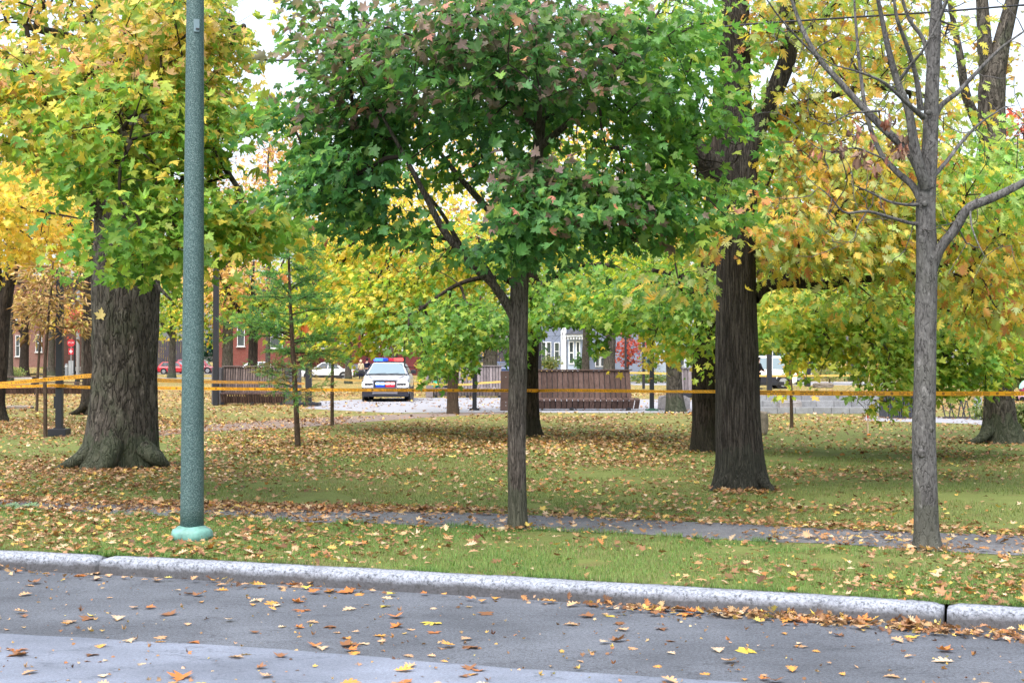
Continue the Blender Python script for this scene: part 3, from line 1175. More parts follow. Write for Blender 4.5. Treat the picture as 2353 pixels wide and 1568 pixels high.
# --- the broad old maple at the left, its low branches hanging towards the road
Y1 = G(1072)
tree('maple_tree', 'huge old maple with a thick flared grey trunk and yellow green leaves', None, P(270, 828, Y1),
     [tw((272, None, Y1, 176), (278, 1010, Y1, 158), (285, 860, Y1, 146), (290, 650, Y1, 140), (286, 480, Y1 + .2, 124), (300, 260, Y1 + .4, 100), (320, 40, Y1 + .6, 76), (330, -220, Y1 + .8, 50)),
      tw((262, 560, Y1 + .1, 60), (222, 470, Y1 - .2, 40), (120, 330, Y1 - 1.2, 30), (-40, 180, Y1 - 2.6, 20), (-220, 60, Y1 - 4, 12)),
      tw((318, 420, Y1 + .2, 54), (400, 330, Y1 - 1.2, 38), (480, 200, Y1 - 3.2, 24), (560, 60, Y1 - 5, 12)),
      tw((290, 360, Y1, 46), (260, 300, Y1 - 2.4, 36), (250, 260, Y1 - 4.6, 26), (300, 330, Y1 - 7, 12)),
      tw((300, 300, Y1, 40), (380, 280, Y1 - 2.4, 30), (470, 330, Y1 - 4.6, 20), (560, 450, Y1 - 6.4, 9)),
      tw((290, 200, Y1, 40), (180, 100, Y1 - 2.6, 26), (60, 60, Y1 - 5, 14)),
      tw((345, 640, Y1, 16), (372, 668, Y1 - .3, 9), (395, 690, Y1 - .5, 4))],
     [(150, 140, 17.5, 300, 190, 2.8, 112, LIMEY2), (60, 230, 16.5, 260, 130, 2.2, 62, LIMEY2), (400, 120, 16, 140, 160, 1.8, 84, LIMEY2), (320, 310, 15.2, 185, 105, 1.5, 66),
      (355, 480, 14.8, 120, 110, 1.1, 46), (335, 585, 14.6, 95, 52, .8, 17), (540, 510, 15.4, 95, 66, .9, 24), (530, 245, 15.8, 76, 60, 1.0, 15),
      (560, 540, 15.2, 70, 44, .6, 9), (180, 285, 17, 250, 95, 2.2, 58), (250, -170, 18, 420, 160, 4, 90, LIMEY2), (230, 395, 15.5, 70, 40, .9, 9), (480, 380, 15.6, 60, 60, .8, 10), (500, 60, 16.4, 90, 110, 1, 18, LIMEY2)],
     LIMEY, MAPLE, 0.114, 27, 0.50, BARK_GREY, k=64, step=0.045, rough=0.055, fz=1.6, fth=4.2, flare=(0.34, 0.36, 5),
     roots=[tw((225, 1030, Y1 - .2, 52), (190, 1052, Y1 - .45, 40), (150, 1071, Y1 - .5, 26), (118, 1082, Y1 - .5, 10)),
            tw((330, 1030, Y1 - .3, 50), (368, 1056, Y1 - .4, 34), (384, 1068, Y1 - .2, 14)),
            tw((262, 1020, Y1 - .45, 60), (245, 1066, Y1 - .7, 40), (222, 1086, Y1 - .85, 16))],
     seed=3, droop=0.5, flat=0.27)

# --- the young maple in the middle
Y2 = 13.62
def t2col(pos, col):
    return col


tree('maple_tree', 'young dark green maple with a forked slim trunk beside the path', None, P(1190, 828, Y2),
     [tw((1190, None, Y2, 46), (1189, 1180, Y2, 44), (1187, 1000, Y2, 42), (1190, 850, Y2, 41), (1192, 725, Y2, 42), (1196, 620, Y2, 40), (1212, 480, Y2, 32), (1236, 340, Y2, 25), (1246, 160, Y2, 18), (1225, 0, Y2, 13), (1215, -200, Y2, 8)),
      tw((1186, 735, Y2, 28), (1165, 700, Y2 - .05, 22), (1130, 650, Y2 - .15, 19), (1080, 605, Y2 - .3, 18), (1020, 530, Y2 - .45, 17), (980, 455, Y2 - .5, 14), (935, 370, Y2 - .6, 11), (880, 270, Y2 - .7, 7)),
      tw((1148, 680, Y2 - .1, 14), (1115, 615, Y2 + .15, 13), (1060, 565, Y2 + .4, 11), (1015, 490, Y2 + .7, 9), (960, 420, Y2 + 1.0, 6)),
      tw((1205, 560, Y2, 22), (1140, 500, Y2 + .4, 18), (1075, 430, Y2 + .7, 14), (1010, 350, Y2 + .9, 9), (940, 250, Y2 + 1.1, 6)),
      tw((1205, 600, Y2, 20), (1290, 560, Y2 + .2, 14), (1390, 470, Y2 + .3, 11), (1500, 370, Y2 + .4, 8), (1600, 260, Y2 + .4, 5)),
      tw((1238, 340, Y2, 18), (1340, 250, Y2 - .4, 12), (1450, 120, Y2 - .6, 8), (1530, 0, Y2 - .7, 5)),
      tw((1235, 300, Y2, 14), (1130, 180, Y2 - .6, 10), (1020, 80, Y2 - 1.0, 7)),
      tw((1235, 310, Y2, 14), (1240, 250, Y2 - 1, 10), (1240, 200, Y2 - 1.8, 6)),
      tw((1200, 590, Y2, 14), (1220, 540, Y2 - .6, 9), (1230, 480, Y2 - 1.1, 5))],
     [(1120, 170, 13.5, 330, 200, 1.8, 96), (1130, 120, 12.6, 360, 150, 0.9, 54, PURPLE), (815, 170, 13.3, 125, 170, 1.0, 44, PURPLE), (790, 320, 13.6, 150, 90, 1.0, 40, DKGREEN), (780, 430, 13.4, 125, 80, 0.9, 34, DKGREEN),
      (655, 275, 13.5, 52, 40, .5, 5), (1500, 160, 13.6, 220, 190, 1.4, 80, MIDGREEN), (1510, 410, 13.4, 175, 95, 1.0, 50, MIDGREEN), (1420, 500, 13.3, 150, 70, .9, 34), (1640, 330, 13.6, 90, 90, .8, 16, MIDGREEN),
      (1235, 500, 12.5, 110, 110, .6, 36, DKGREEN), (1250, 410, 12.6, 90, 60, .5, 16, PURPLE), (1130, 300, 14.6, 260, 90, .8, 26), (1040, 400, 14.4, 110, 50, .6, 7, MIDGREEN), (1190, 590, 12.9, 60, 28, .4, 7),
      (880, 510, 13.6, 80, 45, .6, 9, DKGREEN), (1020, 560, 13.0, 70, 45, .5, 4, MIDGREEN), (1150, -190, 13.6, 420, 190, 1.8, 70), (1640, 520, 13.3, 70, 60, .6, 10, MIDGREEN), (720, 60, 13.4, 75, 60, .7, 8, PURPLE)],
     DKGREEN, MAPLE, 0.099, 25, 0.37, BARK_YOUNG, leafm=LEAF_DARK, k=40, step=0.03, rough=0.035, fz=2.5, fth=5, flare=(0.10, 0.3, 4), r0=0.0042, seed=12, droop=0.5, flat=0.30, axis_up=4, limb_k=14)

# --- bare grey tree at the right
Y3 = G(1262)
BR = [tw((2130, None, Y3, 74), (2129, 1230, Y3, 60), (2126, 1120, Y3, 54), (2122, 1000, Y3, 53), (2124, 880, Y3, 50), (2125, 740, Y3, 49), (2128, 600, Y3, 47), (2126, 470, Y3, 45), (2136, 330, Y3, 36), (2140, 220, Y3, 32), (2146, 100, Y3, 28), (2152, -20, Y3, 24), (2158, -200, Y3, 16)),
      tw((2140, 620, Y3, 26), (2160, 570, Y3 - .05, 24), (2195, 525, Y3 - .1, 22), (2225, 478, Y3 - .15, 22), (2280, 455, Y3 - .2, 20), (2360, 415, Y3 - .3, 17), (2470, 350, Y3 - .5, 10)),
      tw((2128, 430, Y3 - .05, 30), (2112, 385, Y3 - .1, 26), (2098, 320, Y3 - .1, 22), (2086, 250, Y3 - .1, 19), (2062, 190, Y3 - .1, 17), (2040, 110, Y3 - .15, 14), (2025, 40, Y3 - .2, 11), (2005, -60, Y3 - .3, 7)),
      tw((2118, 400, Y3, 24), (2085, 345, Y3 + .05, 20), (2040, 305, Y3 + .1, 18), (1985, 250, Y3 + .15, 16), (1930, 190, Y3 + .2, 14), (1878, 130, Y3 + .25, 12), (1840, 60, Y3 + .3, 10), (1805, -40, Y3 + .35, 6)),
      tw((2115, 460, Y3, 18), (2095, 425, Y3 + .05, 16), (2060, 395, Y3 + .1, 14), (2022, 350, Y3 + .2, 11), (1992, 270, Y3 + .3, 9), (1978, 180, Y3 + .4, 8), (1966, 60, Y3 + .4, 6), (1960, -40, Y3 + .4, 4)),
      tw((2120, 515, Y3, 12), (2090, 512, Y3 - .05, 9), (2040, 498, Y3 - .1, 8), (1990, 485, Y3 - .2, 7), (1940, 488, Y3 - .2, 5), (1905, 450, Y3 - .3, 3), (1880, 430, Y3 - .3, 2)),
      tw((2112, 470, Y3, 10), (2080, 470, Y3 - .2, 7), (2040, 462, Y3 - .3, 6), (1995, 440, Y3 - .4, 4), (1960, 425, Y3 - .5, 2.5)),
      tw((2140, 295, Y3, 18), (2160, 245, Y3 + .05, 13), (2200, 212, Y3 + .1, 11), (2240, 170, Y3 + .15, 9), (2300, 110, Y3 + .2, 6), (2370, 60, Y3 + .3, 4)),
      tw((2140, 410, Y3, 12), (2175, 370, Y3 + .1, 9), (2210, 325, Y3 + .2, 8), (2255, 280, Y3 + .3, 5), (2310, 245, Y3 + .4, 3)),
      tw((2115, 255, Y3 - .05, 16), (2105, 180, Y3 - .1, 12), (2085, 110, Y3 - .2, 10), (2060, 40, Y3 - .3, 8), (2050, -40, Y3 - .3, 5)),
      tw((2140, 160, Y3, 14), (2120, 90, Y3 + .1, 10), (2088, 45, Y3 + .1, 8), (2068, -20, Y3 + .1, 5)),
      tw((2122, 270, Y3 - .1, 14), (2080, 235, Y3 - .3, 9), (2030, 190, Y3 - .5, 7), (1970, 165, Y3 - .6, 5), (1915, 150, Y3 - .7, 3)),
      tw((2150, 60, Y3, 12), (2175, 0, Y3 - .1, 9), (2200, -60, Y3 - .2, 6)),
      tw((1885, 140, Y3 + .25, 6), (1830, 85, Y3 + .1, 5), (1790, 40, Y3, 4), (1755, -10, Y3 - .1, 3)),
      tw((2030, 365, Y3 + .1, 5), (1965, 340, Y3 + .1, 4), (1915, 350, Y3 + .1, 3), (1870, 335, Y3 + .1, 2), (1840, 305, Y3 + .1, 1.5)),
      tw((2020, 255, Y3 + .1, 6), (1950, 262, Y3, 4), (1905, 285, Y3, 3), (1860, 270, Y3, 2)),
      tw((2228, 480, Y3 - .15, 6), (2232, 520, Y3 - .3, 4), (2245, 555, Y3 - .4, 3), (2262, 590, Y3 - .5, 1.5)),
      tw((2062, 190, Y3 - .1, 9), (2092, 150, Y3 - .2, 7), (2120, 115, Y3 - .3, 6), (2150, 60, Y3 - .3, 5), (2180, -20, Y3 - .3, 4)),
      tw((1995, 480, Y3 - .2, 4), (1970, 520, Y3 - .2, 3), (1962, 548, Y3 - .2, 2), (1940, 560, Y3 - .2, 1))]
base3 = np.array([P(2130, 828, Y3)[0], Y3, 0.0])
r3 = empty('bare_tree', base3, 'slim grey tree without leaves standing beside the path at the right', 'tree')
mb = MB()
limbs3 = []
for i, (pts, rad) in enumerate(BR):
    limbs3.append(trunk_mesh(mb, pts, rad, 40 if i == 0 else 12, 0.03 if i == 0 else 0.05, 0.04 if i == 0 else 0.05, 2.4, 4, (0.09, 0.42, 5) if i == 0 else None, 50 + i))
# pruning scars
for u, v, r_ in ((2118, 1040, 15), (2138, 985, 10), (2124, 468, 10), (2133, 258, 9)):
    p = P(u, v, Y3 - 0.085)
    mb.tube([p, p + np.array([0.0, -0.012, 0.002]), p + np.array([0, -0.016, 0])], [r_ / 2 / F * Y3 * 1.5, r_ / 2 / F * Y3 * 1.1, r_ / 2 / F * Y3 * .5], 12)
mb.build('trunk', BARK_SMOOTH, r3, smooth=True, off=base3)
cl = []
for pts, rad in limbs3[2:]:
    for t in np.linspace(0.22, 1, 10):
        p = pts[int(t * (len(pts) - 1))]
        for q in range(2):
            d = unit(rng.normal(size=3)) * rng.uniform(0.18, 0.75)
            d[2] = d[2] * 0.6 + 0.03
            cl.append(p + d)
tb = grow(limbs3[2:], np.array(cl), 0.0026, lift=-0.05, kink=0.25, step=0.12)
link('branches', tubes_mesh('branches', [(p - base3, r) for p, r in tb]), TWIG_GREY, r3)
# a few withered leaf bunches left on the twigs
pts = []
for u, v in ((1962, 300), (2058, 322), (1980, 345), (2072, 335), (1935, 335), (1975, 365), (2012, 372), (1884, 345), (2060, 345), (1998, 318), (2080, 318), (2040, 275)):
    c = P(u, v, Y3 + rng.uniform(-.2, .2))
    for q in range(7):
        pts.append(c + rng.normal(0, 0.028, 3))
pts = np.array(pts)
m = len(pts)
B = np.column_stack([rng.normal(0, 0.35, (m, 2)), np.full(m, -1.0)])
N = rng.normal(size=(m, 3))
leaves('dead_leaves', OAK_MID, pts, B, N, rng.uniform(0.06, 0.10, m), pick([(0.18, 0.11, 0.08, 2), (0.27, 0.16, 0.11, 3), (0.30, 0.13, 0.09, 1)], pts, 1, .8), rng.normal(1.2, .8, m), off=base3, mat=LEAF_DRY, parent=r3)

# --- the oak right of centre
Y4 = G(1122)
tree('oak_tree', 'tall straight oak with orange and yellow lobed leaves in front of a darker trunk', None, P(1702, 828, Y4),
     [tw((1702, None, Y4, 128), (1700, 1060, Y4, 112), (1695, 960, Y4, 104), (1692, 830, Y4, 99), (1690, 650, Y4, 93), (1692, 500, Y4, 90), (1695, 400, Y4, 86), (1690, 250, Y4 + .1, 72), (1688, 100, Y4 + .2, 70), (1690, -60, Y4 + .3, 60), (1690, -300, Y4 + .3, 40)),
      tw((1685, 440, Y4 - .1, 70), (1640, 385, Y4 - .25, 66), (1606, 350, Y4 - .35, 52), (1570, 300, Y4 - .4, 34), (1520, 200, Y4 - .2, 22), (1480, 60, Y4, 12)),
      tw((1700, 430, Y4, 58), (1725, 340, Y4 - .1, 46), (1752, 265, Y4 - .1, 40), (1790, 185, Y4 - .1, 42), (1812, 110, Y4 - .1, 40), (1800, 0, Y4, 30), (1780, -150, Y4, 18)),
      tw((1805, 120, Y4, 26), (1850, 70, Y4 + .1, 22), (1910, 20, Y4 + .3, 16), (1990, -50, Y4 + .5, 8)),
      tw((1728, 680, Y4, 44), (1752, 660, Y4 + .05, 30), (1800, 649, Y4 + .1, 24), (1850, 652, Y4 + .1, 22), (1900, 655, Y4 + .2, 20), (1945, 642, Y4 + .2, 19), (2010, 640, Y4 + .4, 16), (2080, 636, Y4 + .6, 15), (2150, 612, Y4 + .8, 12), (2260, 560, Y4 + 1.2, 8)),
      tw((1852, 652, Y4 + .1, 14), (1822, 625, Y4 + .1, 11), (1821, 600, Y4, 8), (1826, 570, Y4 - .1, 5)),
      tw((1700, 300, Y4 + .1, 36), (1850, 240, Y4 + 1, 22), (2000, 200, Y4 + 2, 15), (2160, 230, Y4 + 3, 9)),
      tw((1715, 560, Y4, 22), (1760, 520, Y4 + .6, 15), (1880, 470, Y4 + 1.4, 10), (2060, 440, Y4 + 2, 7), (2200, 470, Y4 + 2.4, 5)),
      tw((1690, 520, Y4 - .1, 18), (1640, 590, Y4 - .5, 10), (1580, 575, Y4 - .8, 7), (1520, 560, Y4 - 1, 4)),
      tw((2080, 636, Y4 + .6, 8), (2120, 690, Y4 + .7, 6), (2200, 720, Y4 + .9, 5), (2290, 745, Y4 + 1, 4), (2370, 755, Y4 + 1.1, 3))],
     [(1950, 430, 17.8, 250, 120, 1.6, 104), (2230, 430, 18, 180, 140, 2, 76, OAKGREEN), (1880, 560, 17.2, 170, 70, 1.2, 50), (2060, 560, 17.8, 140, 80, 1.2, 40, OAKPAL), (2270, 600, 18, 130, 90, 1.4, 42, OAKPAL),
      (1840, 280, 18.5, 120, 120, 1.6, 46), (2030, 130, 20, 150, 150, 2.4, 52), (1760, 60, 18, 90, 80, 1.4, 26), (1900, 60, 19, 130, 90, 2, 34), (1610, 540, 16.4, 90, 55, .8, 13), (1580, 640, 16.2, 35, 45, .5, 5),
      (1500, 80, 18.4, 130, 110, 1.6, 26, OAKGREEN), (2300, 720, 17.6, 90, 60, 1.0, 18), (2010, 690, 17.4, 110, 24, .7, 6, OAKPAL), (1780, 480, 16.8, 70, 60, .7, 14), (1850, -190, 18, 330, 160, 3, 60), (2200, 270, 19, 90, 70, 1.4, 15), (1690, 540, 16.6, 40, 26, .3, 5)],
     OAKPAL, OAK, 0.140, 25, 0.48, BARK_OAK, roots=[tw((1742, 1096, Y4 - .2, 34), (1768, 1122, Y4 - .3, 22), (1800, 1135, Y4 - .3, 12), (1840, 1141, Y4 - .25, 5)), tw((1665, 1096, Y4 - .2, 30), (1645, 1122, Y4 - .3, 18), (1620, 1133, Y4 - .3, 5))], k=56, step=0.045, rough=0.03, fz=0.7, fth=5.5, flare=(0.22, 0.22, 5), seed=21, droop=0.65, flat=0.36, wide=1.05, upness=0.3)

# --- dark maple right behind the oak
Y5 = G(1036)
tree('maple_tree', 'dark trunked maple half hidden behind the oak with low drooping green branches', None, P(1622, 828, Y5),
     [tw((1624, None, Y5, 72), (1622, 980, Y5, 62), (1620, 880, Y5, 57), (1625, 760, Y5, 52), (1628, 690, Y5, 46), (1630, 600, Y5, 40), (1640, 400, Y5, 30), (1650, 200, Y5, 20)),
      tw((1625, 700, Y5, 34), (1605, 668, Y5 - .3, 24), (1570, 640, Y5 - .6, 16), (1500, 620, Y5 - 1, 9)),
      tw((1630, 680, Y5, 30), (1720, 630, Y5 - .4, 22), (1860, 640, Y5 - 1.2, 16), (2020, 690, Y5 - 2, 10), (2140, 740, Y5 - 2.5, 6)),
      tw((1632, 600, Y5, 26), (1780, 500, Y5 - .6, 18), (1950, 520, Y5 - 1.2, 12), (2150, 620, Y5 - 1.6, 8), (2290, 720, Y5 - 2, 5)),
      tw((1630, 560, Y5, 22), (1550, 500, Y5 - .4, 14), (1460, 520, Y5 - .8, 8)),
      tw((1640, 450, Y5, 20), (1760, 330, Y5 + .5, 14), (1900, 260, Y5 + 1, 8))],
     [(1850, 700, 23.6, 120, 90, 1.8, 60), (1850, 800, 23.3, 80, 40, .8, 12), (2050, 730, 23, 190, 100, 2.0, 100), (2010, 840, 22.6, 90, 50, .9, 20), (2120, 810, 23, 110, 60, 1.2, 34), (1830, 785, 23.4, 90, 40, 1, 14), (2005, 910, 22.4, 50, 34, .5, 8), (2160, 880, 22.6, 60, 36, .5, 7), (1905, 850, 22.8, 50, 30, .5, 4, GREENYEL), (2250, 760, 23.4, 130, 90, 1.8, 60),
      (2200, 860, 23, 95, 50, 1.0, 18, GREENYEL), (2280, 880, 22.6, 50, 30, .5, 4), (1520, 690, 25, 140, 85, 2, 52, GREENY), (1560, 560, 26, 170, 100, 2.5, 40, GREENYEL), (1493, 790, 26.5, 26, 52, .5, 6, YELLOW), (1660, 760, 24.4, 60, 70, .8, 10), (1660, 850, 24.2, 36, 24, .4, 3), (1590, 790, 25, 50, 50, .8, 7),
      (1950, 470, 28, 400, 170, 3, 110, GREENYEL), (2060, 620, 25, 190, 70, 1.8, 50, GREENYEL), (1780, 600, 25, 80, 60, 1.4, 18), (1900, 720, 24, 90, 50, .8, 14), (2340, 700, 24, 60, 90, 1, 18), (1790, 740, 24, 50, 60, .8, 12)],
     DROOP, MAPLE_MID, 0.120, 26, 0.54, BARK_DARK, k=36, step=0.06, rough=0.04, fz=1.2, fth=4, flare=(0.25, 0.3, 5), seed=33, droop=0.5, flat=0.3)

# --- maple behind the young one, its branches over the benches
Y6 = G(1002)
tree('maple_tree', 'dark trunked green and yellow maple just behind the slim young maple', None, P(1222, 828, Y6),
     [tw((1226, None, Y6, 46), (1221, 960, Y6, 37), (1220, 860, Y6, 34), (1222, 760, Y6, 33), (1224, 620, Y6, 28), (1230, 420, Y6, 20), (1232, 250, Y6, 12)),
      tw((1222, 700, Y6, 22), (1160, 640, Y6 - .6, 15), (1060, 650, Y6 - 1.4, 10), (950, 720, Y6 - 2, 6)),
      tw((1223, 660, Y6, 20), (1120, 560, Y6 + .3, 14), (1000, 540, Y6 + .6, 9), (880, 560, Y6 + 1, 6)),
      tw((1224, 690, Y6, 20), (1300, 620, Y6 - .6, 14), (1400, 610, Y6 - 1.2, 9), (1500, 660, Y6 - 1.6, 5)),
      tw((1226, 600, Y6, 18), (1340, 500, Y6 + .3, 12), (1480, 480, Y6 + .6, 7))],
     [(1070, 740, 28.6, 160, 70, 2.4, 84), (1010, 830, 28, 85, 42, 1.2, 19), (1090, 800, 28.4, 80, 45, 1.2, 17), (960, 640, 31, 170, 100, 3, 50, YELLOW), (960, 660, 30.5, 170, 100, 2, 50, GREENYEL), (870, 725, 30.5, 110, 75, 2, 60, GREENYEL), (760, 720, 32.5, 90, 90, 1.6, 40, GREENYEL), (740, 620, 33, 100, 80, 2, 36, GREENYEL), (830, 560, 32, 140, 100, 2.6, 40, YELLOW), (820, 600, 32, 130, 90, 2, 30, GREENYEL), (810, 820, 31, 70, 36, 1.0, 14, GREENYEL), (1390, 690, 28.6, 180, 80, 2.4, 110), (1310, 750, 28.4, 110, 36, 1.2, 24), (1560, 760, 28.6, 60, 60, 1, 18, GREENYEL),
      (1390, 790, 28.2, 55, 45, .8, 9), (1300, 590, 31, 220, 90, 3, 60, GREENYEL), (1100, 600, 31, 150, 90, 3, 54, GREENYEL), (1500, 720, 28.8, 60, 60, 1.2, 12), (1000, 480, 33, 200, 110, 3, 40, YELLOW), (1300, 420, 33, 250, 120, 3, 40, GREENYEL)],
     GREENY, MAPLE_MID, 0.128, 26, 0.60, BARK_DARK, k=32, step=0.07, rough=0.03, flare=(0.2, 0.28, 5), seed=41, droop=0.5, flat=0.28)

# --- thick maple at the right edge
Y8 = G(1016)
tree('maple_tree', 'thick grey maple with flared roots at the right edge behind the police tape', None, P(2300, 828, Y8),
     [tw((2302, None, Y8, 94), (2298, 960, Y8, 74), (2294, 880, Y8, 67), (2292, 780, Y8, 64), (2288, 560, Y8, 64), (2280, 330, Y8, 62), (2278, 200, Y8, 62), (2300, 100, Y8, 40), (2340, -60, Y8, 26)),
      tw((2276, 210, Y8, 44), (2262, 110, Y8, 34), (2255, 0, Y8, 26), (2240, -150, Y8, 16)),
      tw((2270, 330, Y8, 30), (2222, 230, Y8 - .4, 22), (2205, 130, Y8 - .6, 18), (2180, 0, Y8 - .8, 10)),
      tw((2300, 700, Y8, 24), (2380, 600, Y8 - .8, 16), (2440, 560, Y8 - 1, 10))],
     [(2330, 520, 29, 90, 130, 2.5, 40, GREENYEL), (2200, 560, 29.5, 100, 100, 2, 34, GREENYEL), (2290, 830, 27, 60, 36, .8, 9, GREENY), (2340, 790, 27.5, 60, 60, 1, 15, GREENY), (2230, 180, 29, 60, 90, 1.4, 8, OAKPAL), (2350, 350, 29, 60, 60, 1.4, 12, OAKPAL), (2320, 150, 28, 40, 50, 1, 4, RUST), (2400, 600, 28, 100, 200, 2, 30, GREENYEL)],
     GREENYEL, MAPLE_MID, 0.135, 19, 0.44, BARK_GREY, k=40, step=0.07, rough=0.04, fz=1.2, flare=(0.35, 0.42, 5),
     roots=[tw((2275, 985, Y8 - .2, 30), (2250, 1008, Y8 - .3, 20), (2215, 1020, Y8 - .4, 6)), tw((2330, 980, Y8 - .2, 30), (2352, 1006, Y8 - .3, 18), (2385, 1018, Y8 - .4, 6))], seed=55, droop=0.5)

# --- small trees of the middle ground
Y7 = G(950)
tree('maple_tree', 'small leafy tree with a short thick trunk in front of the grey bench', None, P(1040, 828, Y7),
     [tw((1040, None, Y7, 30), (1040, 900, Y7, 25), (1042, 820, Y7, 23), (1040, 700, Y7, 18), (1030, 600, Y7, 10)), tw((1041, 800, Y7, 13), (1080, 720, Y7 - .4, 9), (1120, 660, Y7 - .6, 5))],
     [(1010, 760, 43.5, 95, 60, 2, 26, GREENY), (1080, 720, 44, 90, 70, 2, 26, GREENYEL), (1030, 640, 45, 110, 80, 2.4, 34, YELLOW), (1005, 850, 42.8, 38, 36, .6, 6)],
     GREENYEL, MAPLE_MID, 0.155, 18, 0.5, BARK_BROWN, k=20, step=0.1, flare=(0.2, 0.2, 4), seed=61)
Y9 = G(946)
tree('maple_tree', 'grey trunked tree in front of a boulder left of the oak', None, P(1551, 828, Y9),
     [tw((1553, None, Y9, 46), (1549, 900, Y9, 37), (1546, 820, Y9, 34), (1545, 720, Y9, 28), (1545, 560, Y9, 16)), tw((1546, 740, Y9, 16), (1490, 680, Y9 - .4, 10), (1450, 640, Y9 - .6, 5))],
     [(1540, 660, 44.5, 130, 80, 2.4, 40, GREENYEL), (1500, 600, 45, 140, 90, 2.4, 36, GREENYEL), (1560, 775, 43.8, 50, 24, .8, 5, GREENYEL)],
     GREENYEL, MAPLE_MID, 0.155, 18, 0.5, BARK_GREY, k=20, step=0.1, flare=(0.3, 0.25, 5), seed=62)
Y10 = G(952)
tree('maple_tree', 'dark trunk with spreading roots close behind the huge left maple', None, P(205, 828, Y10),
     [tw((205, None, Y10, 52), (206, 920, Y10, 36), (206, 860, Y10, 32), (208, 740, Y10, 30), (206, 600, Y10, 30), (200, 480, Y10, 24), (190, 300, Y10, 16)), tw((205, 560, Y10, 18), (150, 520, Y10 - .5, 12), (80, 500, Y10 - 1, 7))],
     [(130, 470, 42, 120, 60, 2.2, 34, YELLOW), (200, 400, 43, 130, 80, 2.5, 30, YELLOW), (60, 380, 42, 120, 90, 2.5, 36, YELLOW)],
     YELLOW, MAPLE_MID, 0.16, 19, 0.5, BARK_DARK, k=22, step=0.1, flare=(0.4, 0.45, 5), seed=63,
     roots=[tw((195, 930, Y10 - .3, 18), (178, 944, Y10 - .4, 12), (158, 951, Y10 - .5, 5))])
Y11 = G(967)
tree('maple_tree', 'leaning dark trunk with bright yellow leaves at the left edge', None, P(-4, 828, Y11),
     [tw((-4, None, Y11, 46), (-6, 920, Y11, 32), (2, 830, Y11, 30), (8, 720, Y11, 30), (22, 640, Y11, 28), (40, 600, Y11, 16), (70, 520, Y11, 10)), tw((4, 700, Y11, 26), (-10, 600, Y11, 22), (-30, 420, Y11, 14)),
      tw((-8, 570, Y11, 14), (-40, 465, Y11 - 4, 8), (20, 470, Y11 - 4.5, 8), (110, 488, Y11 - 5, 6), (215, 508, Y11 - 5.5, 3))],
     [(70, 500, 34, 150, 80, 2.4, 74), (30, 420, 35, 150, 80, 2.4, 52), (110, 585, 33.6, 75, 34, 1.2, 14), (20, 575, 34, 70, 40, 1.2, 12), (-40, 560, 35, 60, 80, 2, 20)],
     YELLOW, MAPLE_MID, 0.15, 20, 0.45, BARK_DARK, k=20, step=0.1, flare=(0.3, 0.3, 4), seed=64)


# --- saplings
def sapling(name, label, cat, base_u, Y, stem, blobs, pal, T, size, per, spread, group=None, leafm=None, wide=1.0, **kw):
    return tree(name, label, group, P(base_u, 828, Y), [stem], blobs, pal, T, size, per, spread, BARK_BROWN, leafm, k=12, step=0.08, rough=0.06, r0=0.004, cat=cat, wide=wide, flare=(0.06, .4, 4), **kw)


Y12 = G(1005)
sapling('sapling', 'nearer of two orange brown saplings beside the black lamp post', 'sapling', 105, Y12, tw((105, None, Y12, 9), (104, 920, Y12, 9), (103, 850, Y12, 9), (110, 740, Y12, 7), (118, 660, Y12, 5), (122, 600, Y12, 3)),
        [(120, 690, Y12, 85, 75, .9, 32), (110, 620, Y12, 60, 40, .7, 14), (160, 750, Y12, 50, 30, .5, 8), (70, 755, Y12, 60, 25, .5, 6), (190, 745, Y12, 22, 26, .3, 5)], RUST, LANCE, 0.16, 16, 0.26, leafm=LEAF_DRY, wide=0.9, droop=0.2, seed=71)
Y12b = G(946)
sapling('sapling', 'farther of two orange brown saplings with a thin bare stem', 'sapling', 85, Y12b, tw((85, None, Y12b, 7), (87, 860, Y12b, 6.5), (92, 780, Y12b, 5), (94, 700, Y12b, 3)),
        [(70, 720, Y12b, 60, 50, .9, 24), (90, 650, Y12b, 50, 40, .9, 14)], RUST, LANCE, 0.18, 14, 0.35, leafm=LEAF_DRY, wide=0.9, droop=0.2, seed=72)
Y14 = G(978)
sapling('sapling', 'thin upright sapling stem between the larch and the police car', 'sapling', 763, Y14, tw((763, None, Y14, 9), (763, 900, Y14, 8.5), (764, 840, Y14, 7), (766, 760, Y14, 4)),
        [(770, 740, Y14, 60, 60, 1, 22), (800, 660, Y14, 60, 50, 1, 14)], GREENYEL, MAPLE_MID, 0.16, 10, 0.35, seed=73)
Y15 = G(982)
sapling('sapling', 'thin sapling with a few green leaves in front of the concrete steps', 'sapling', 1817, Y15, tw((1818, None, Y15, 8), (1817, 900, Y15, 7), (1815, 830, Y15, 6), (1818, 760, Y15, 4)),
        [(1830, 830, Y15, 40, 40, .6, 12), (1805, 890, Y15 - .3, 40, 30, .4, 5), (1840, 760, Y15, 40, 40, .6, 9)], GREENYEL, MAPLE_MID, 0.17, 9, 0.3, seed=74)

